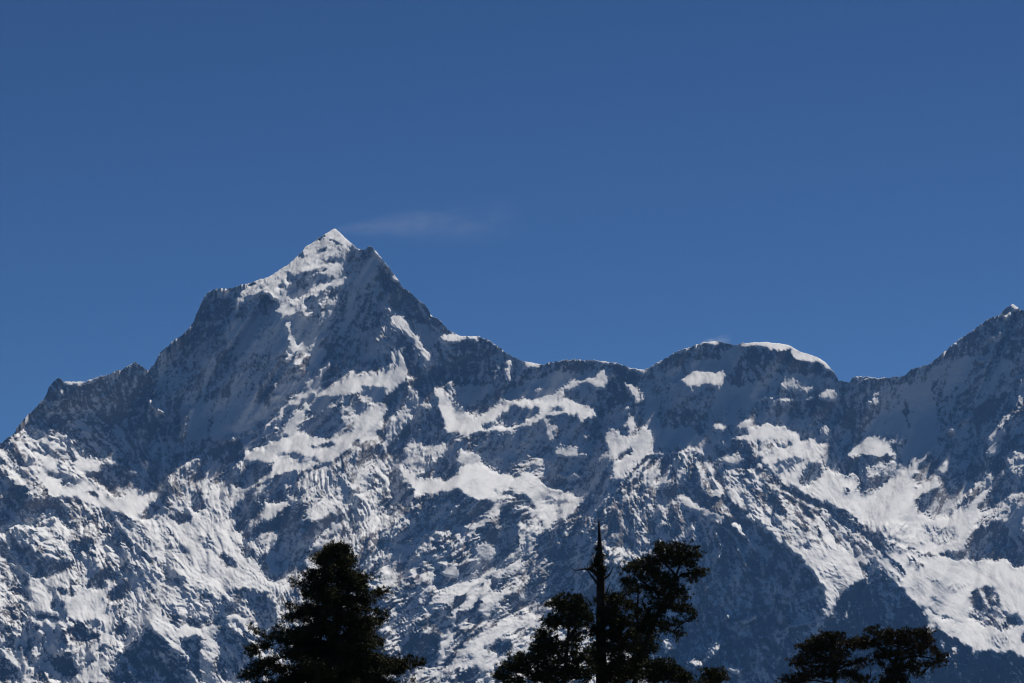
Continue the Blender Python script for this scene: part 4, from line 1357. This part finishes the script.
crown_tree("leaning pine with a wide flat topped crown right of the bare spire", 150, *Z1,
    [(560, 700), (585, 600), (610, 520), (660, 420), (705, 340), (742, 280), (752, 210)], [7, 6, 5.2, 4.4, 3.6, 2.8, 2.0, 1.0],
    [([(745, 270), (700, 220), (670, 190)], 1.6, .6), ([(748, 260), (800, 245), (840, 235)], 1.6, .5), ([(700, 345), (620, 300), (570, 250)], 2.0, .6), ([(585, 480), (580, 380), (590, 320), (570, 270)], 1.6, .6),
     ([(690, 370), (750, 390), (790, 410)], 1.3, .5), ([(640, 450), (700, 470), (750, 500)], 1.4, .4), ([(750, 215), (700, 160)], 1.2, .5), ([(750, 215), (800, 170)], 1.2, .5)],
    [(700, 140, 46, 14.4, 0.72), (760, 150, 55.2, 16.2, 0.72), (680, 165, 32.2, 16.2, 0.72), (740, 180, 73.6, 19.8, 0.72), (800, 180, 32.2, 19.8, 0.72), (690, 205, 41.4, 22.5, 0.72), (640, 205, 27.6, 18, 0.72), (760, 215, 46, 18, 0.58), (815, 235, 41.4, 18, 0.58), (790, 265, 32.2, 16.2, 0.50), (840, 245, 18.4, 10.8, 0.50),
     (600, 215, 41.4, 18, 0.72), (565, 240, 32.2, 16.2, 0.72), (610, 250, 50.6, 22.5, 0.72), (550, 285, 27.6, 22.5, 0.72), (650, 260, 46, 22.5, 0.72), (690, 280, 46, 22.5, 0.72), (600, 300, 27.6, 18, 0.50), (545, 320, 23, 10.8, 0.50), (660, 320, 36.8, 22.5, 0.72), (720, 320, 50.6, 22.5, 0.72), (740, 345, 32.2, 16.2, 0.72), (650, 370, 46, 27, 0.72), (700, 370, 36.8, 19.8, 0.72),
     (780, 400, 23.92, 12.6, 0.72), (800, 425, 18.4, 9, 0.50), (745, 380, 27.6, 14.4, 0.72), (720, 440, 32.2, 14.4, 0.58), (690, 460, 36.8, 16.2, 0.58), (740, 490, 29.44, 12.6, 0.50), (640, 430, 41.4, 31.5, 0.72), (620, 470, 36.8, 31.5, 0.72), (590, 560, 46, 45, 0.72), (640, 545, 20.24, 16.2, 0.58), (600, 420, 46, 36, 0.72), (580, 620, 46, 36, 0.72)],
    NEEDLE)
crown_tree("low dark pine top between the leaning pine and the smallest treetop", 143, *Z1,
    [(680, 700), (685, 650), (690, 620)], [3, 2, 1.4, .8], [],
    [(690, 610, 43.2, 18.4, 0.82), (650, 620, 43.2, 23, 0.82), (720, 630, 38.4, 18.4, 0.82), (680, 645, 67.2, 23, 0.90), (740, 665, 57.6, 16.56, 0.82), (640, 660, 48, 23, 0.90), (790, 675, 38.4, 9.2, 0.82)], NEEDLE)
crown_tree("smallest flat treetop just showing right of the leaning pine", 158, *Z1,
    [(885, 700), (884, 660), (882, 640)], [2.4, 1.8, 1.2, .6], [],
    [(885, 640, 34.56, 9.2, 0.82), (870, 655, 34.56, 9.2, 0.82), (905, 658, 28.8, 8.28, 0.82), (885, 672, 43.2, 9.2, 0.82), (850, 676, 28.8, 7.36, 0.82)], NEEDLE)
Z2 = (770, 600, 5.39)
crown_tree("spreading pine with russet tinged top, left one of the pair at the lower right", 150, *Z2,
    [(345, 460), (350, 400), (352, 320), (348, 220)], [6, 4.6, 3.8, 2.6, 1.2],
    [([(352, 330), (270, 300), (180, 270)], 1.4, .4), ([(350, 360), (250, 358), (150, 345)], 1.2, .4), ([(352, 300), (420, 260)], 1.4, .5), ([(350, 400), (230, 410), (100, 430)], 1.3, .5), ([(352, 380), (440, 340), (520, 320)], 1.2, .4), ([(540, 420), (545, 370), (530, 330)], .7, .3)],
    [(345, 185, 48, 12.88, 0.82), (340, 205, 57.6, 16.56, 0.82), (240, 222, 48, 12.88, 0.82), (190, 262, 52.8, 14.72, 0.82), (270, 248, 57.6, 20.24, 0.82), (330, 250, 67.2, 23.92, 0.82), (420, 235, 52.8, 18.4, 0.82), (470, 240, 28.8, 11.04, 0.82), (160, 320, 38.4, 12.88, 0.82), (170, 345, 43.2, 12.88, 0.82), (240, 300, 52.8, 20.24, 0.82), (320, 310, 62.4, 23.92, 0.82), (400, 290, 48, 16.56, 0.66), (290, 350, 67.2, 16.56, 0.82), (400, 340, 43.2, 14.72, 0.66), (510, 325, 34.56, 12.88, 0.66), (480, 350, 28.8, 11.04, 0.57), (130, 420, 57.6, 16.56, 0.82), (230, 405, 57.6, 20.24, 0.82), (320, 400, 57.6, 27.6, 0.98), (90, 445, 38.4, 11.04, 0.82), (420, 410, 48, 16.56, 0.82), (480, 425, 52.8, 18.4, 0.82)],
    NEEDLE_WARM)
crown_tree("flat topped pine with a thick trunk, right one of the pair at the lower right", 150, *Z2,
    [(655, 460), (655, 400), (670, 330), (690, 270), (700, 230)], [9, 8, 6.5, 4.5, 3, 1.4],
    [([(665, 340), (620, 290), (560, 230)], 1.8, .5), ([(690, 290), (770, 260), (850, 250)], 1.8, .5), ([(680, 320), (800, 300), (900, 320)], 1.6, .4), ([(670, 350), (760, 370), (820, 400)], 1.2, .4), ([(660, 380), (600, 350), (580, 350)], 1.2, .4)],
    [(560, 172, 43.2, 14.72, 0.82), (505, 215, 40.32, 16.56, 0.82), (540, 230, 48, 14.72, 0.82), (620, 185, 52.8, 20.24, 0.82), (690, 180, 48, 18.4, 0.82), (750, 185, 48, 18.4, 0.82), (815, 185, 48, 20.24, 0.82), (850, 215, 26.88, 20.24, 0.82), (600, 235, 57.6, 22.08, 0.82), (680, 230, 57.6, 23.92, 0.82), (770, 235, 62.4, 23.92, 0.82), (850, 260, 38.4, 18.4, 0.66), (900, 300, 34.56, 14.72, 0.66), (920, 330, 30.72, 12.88, 0.66), (880, 345, 34.56, 11.04, 0.57), (600, 290, 38.4, 20.24, 0.74), (690, 300, 67.2, 23.92, 0.82), (780, 300, 52.8, 20.24, 0.66), (740, 345, 57.6, 20.24, 0.82), (800, 390, 34.56, 11.04, 0.49), (660, 370, 48, 27.6, 0.98), (690, 420, 43.2, 27.6, 0.98), (630, 430, 38.4, 22.08, 0.98), (590, 350, 19.2, 12.88, 0.57)],
    NEEDLE_WARM)

# ------------------------------------------------------------------ air, and the snow blown off the summits
import bmesh
def outward(me):
    b = bmesh.new(); b.from_mesh(me); bmesh.ops.recalc_face_normals(b, faces=b.faces); b.to_mesh(me); b.free(); me.update()
def box(name, lo, hi, mat):
    v = np.array([(x, y, z) for x in (lo[0], hi[0]) for y in (lo[1], hi[1]) for z in (lo[2], hi[2])], float)
    q = np.array([(0, 1, 3, 2), (4, 6, 7, 5), (0, 4, 5, 1), (2, 3, 7, 6), (0, 2, 6, 4), (1, 5, 7, 3)])
    o = mesh_np(name, v, q, mat); outward(o.data); return o
HAZE = True
if HAZE:
    lim = float(rr[-1]) + 100
    hz = box("haze", (-lim, -lim, float(gz.min()) - 400), (lim, lim, float(rows[..., 2].max()) + 60),
             volume_material("air", (.16, .42, 1.0), 1.15e-5))
    hz["kind"] = "stuff"

def drift(name, px, py, length, rad, tilt, dens, scale, shift):
    """wind-blown snow leaving a crest at (px, py): a closed, widening shell filled with thin volume"""
    nu, nv_ = 20, 16
    u = np.linspace(0, 2 * np.pi, nu + 1)[:-1]; tl = np.linspace(0, 1, nv_)
    hl, hr = length / 2 * UNIT, rad * UNIT
    ringr = (.17 + .87 * tl ** .7) * hr
    p = np.stack([np.broadcast_to(((tl * 2 - 1) * hl)[:, None], (nv_, nu)), ringr[:, None] * 1.2 * np.cos(u)[None], ringr[:, None] * np.sin(u)[None]], -1)
    i = np.arange(nu * nv_).reshape(nv_, nu)
    q = np.stack([i[:-1], np.roll(i[:-1], -1, 1), np.roll(i[1:], -1, 1), i[1:]], -1).reshape(-1, 4)
    me = bpy.data.meshes.new(name)
    me.from_pydata(p.reshape(-1, 3).tolist(), [], q.tolist() + [i[0].tolist(), i[-1].tolist()])
    outward(me)
    me.materials.append(volume_material(name, (.95, .97, 1.0), dens, noise_scale=scale, lo=.36, aniso=.2, falloff=(hl, hr * 1.2, hr, shift)))
    o = bpy.data.objects.new(name, me); scene.collection.objects.link(o)
    d = DIST * math.exp(K * float(sample(f, np.array([(px - G0X) * RES]), np.array([(py + 4 - G0Y) * RES]))[0]))
    o.location = ray_pt(px + length / 2 * math.cos(math.radians(tilt)), py + length / 2 * math.sin(math.radians(tilt)), d + 20)
    o.rotation_euler = (0, math.radians(tilt), 0)
    o["kind"] = "stuff"
    return o
drift("blown_snow", 334, 230, 200, 36, -4, 0.0034, (.0045, .008, .013), (3.1, 1.7, 8.2))
drift("blown_snow", 700, 343, 34, 9, -8, 0.05, (.02, .02, .03), (7.3, 2.2, 1.1))
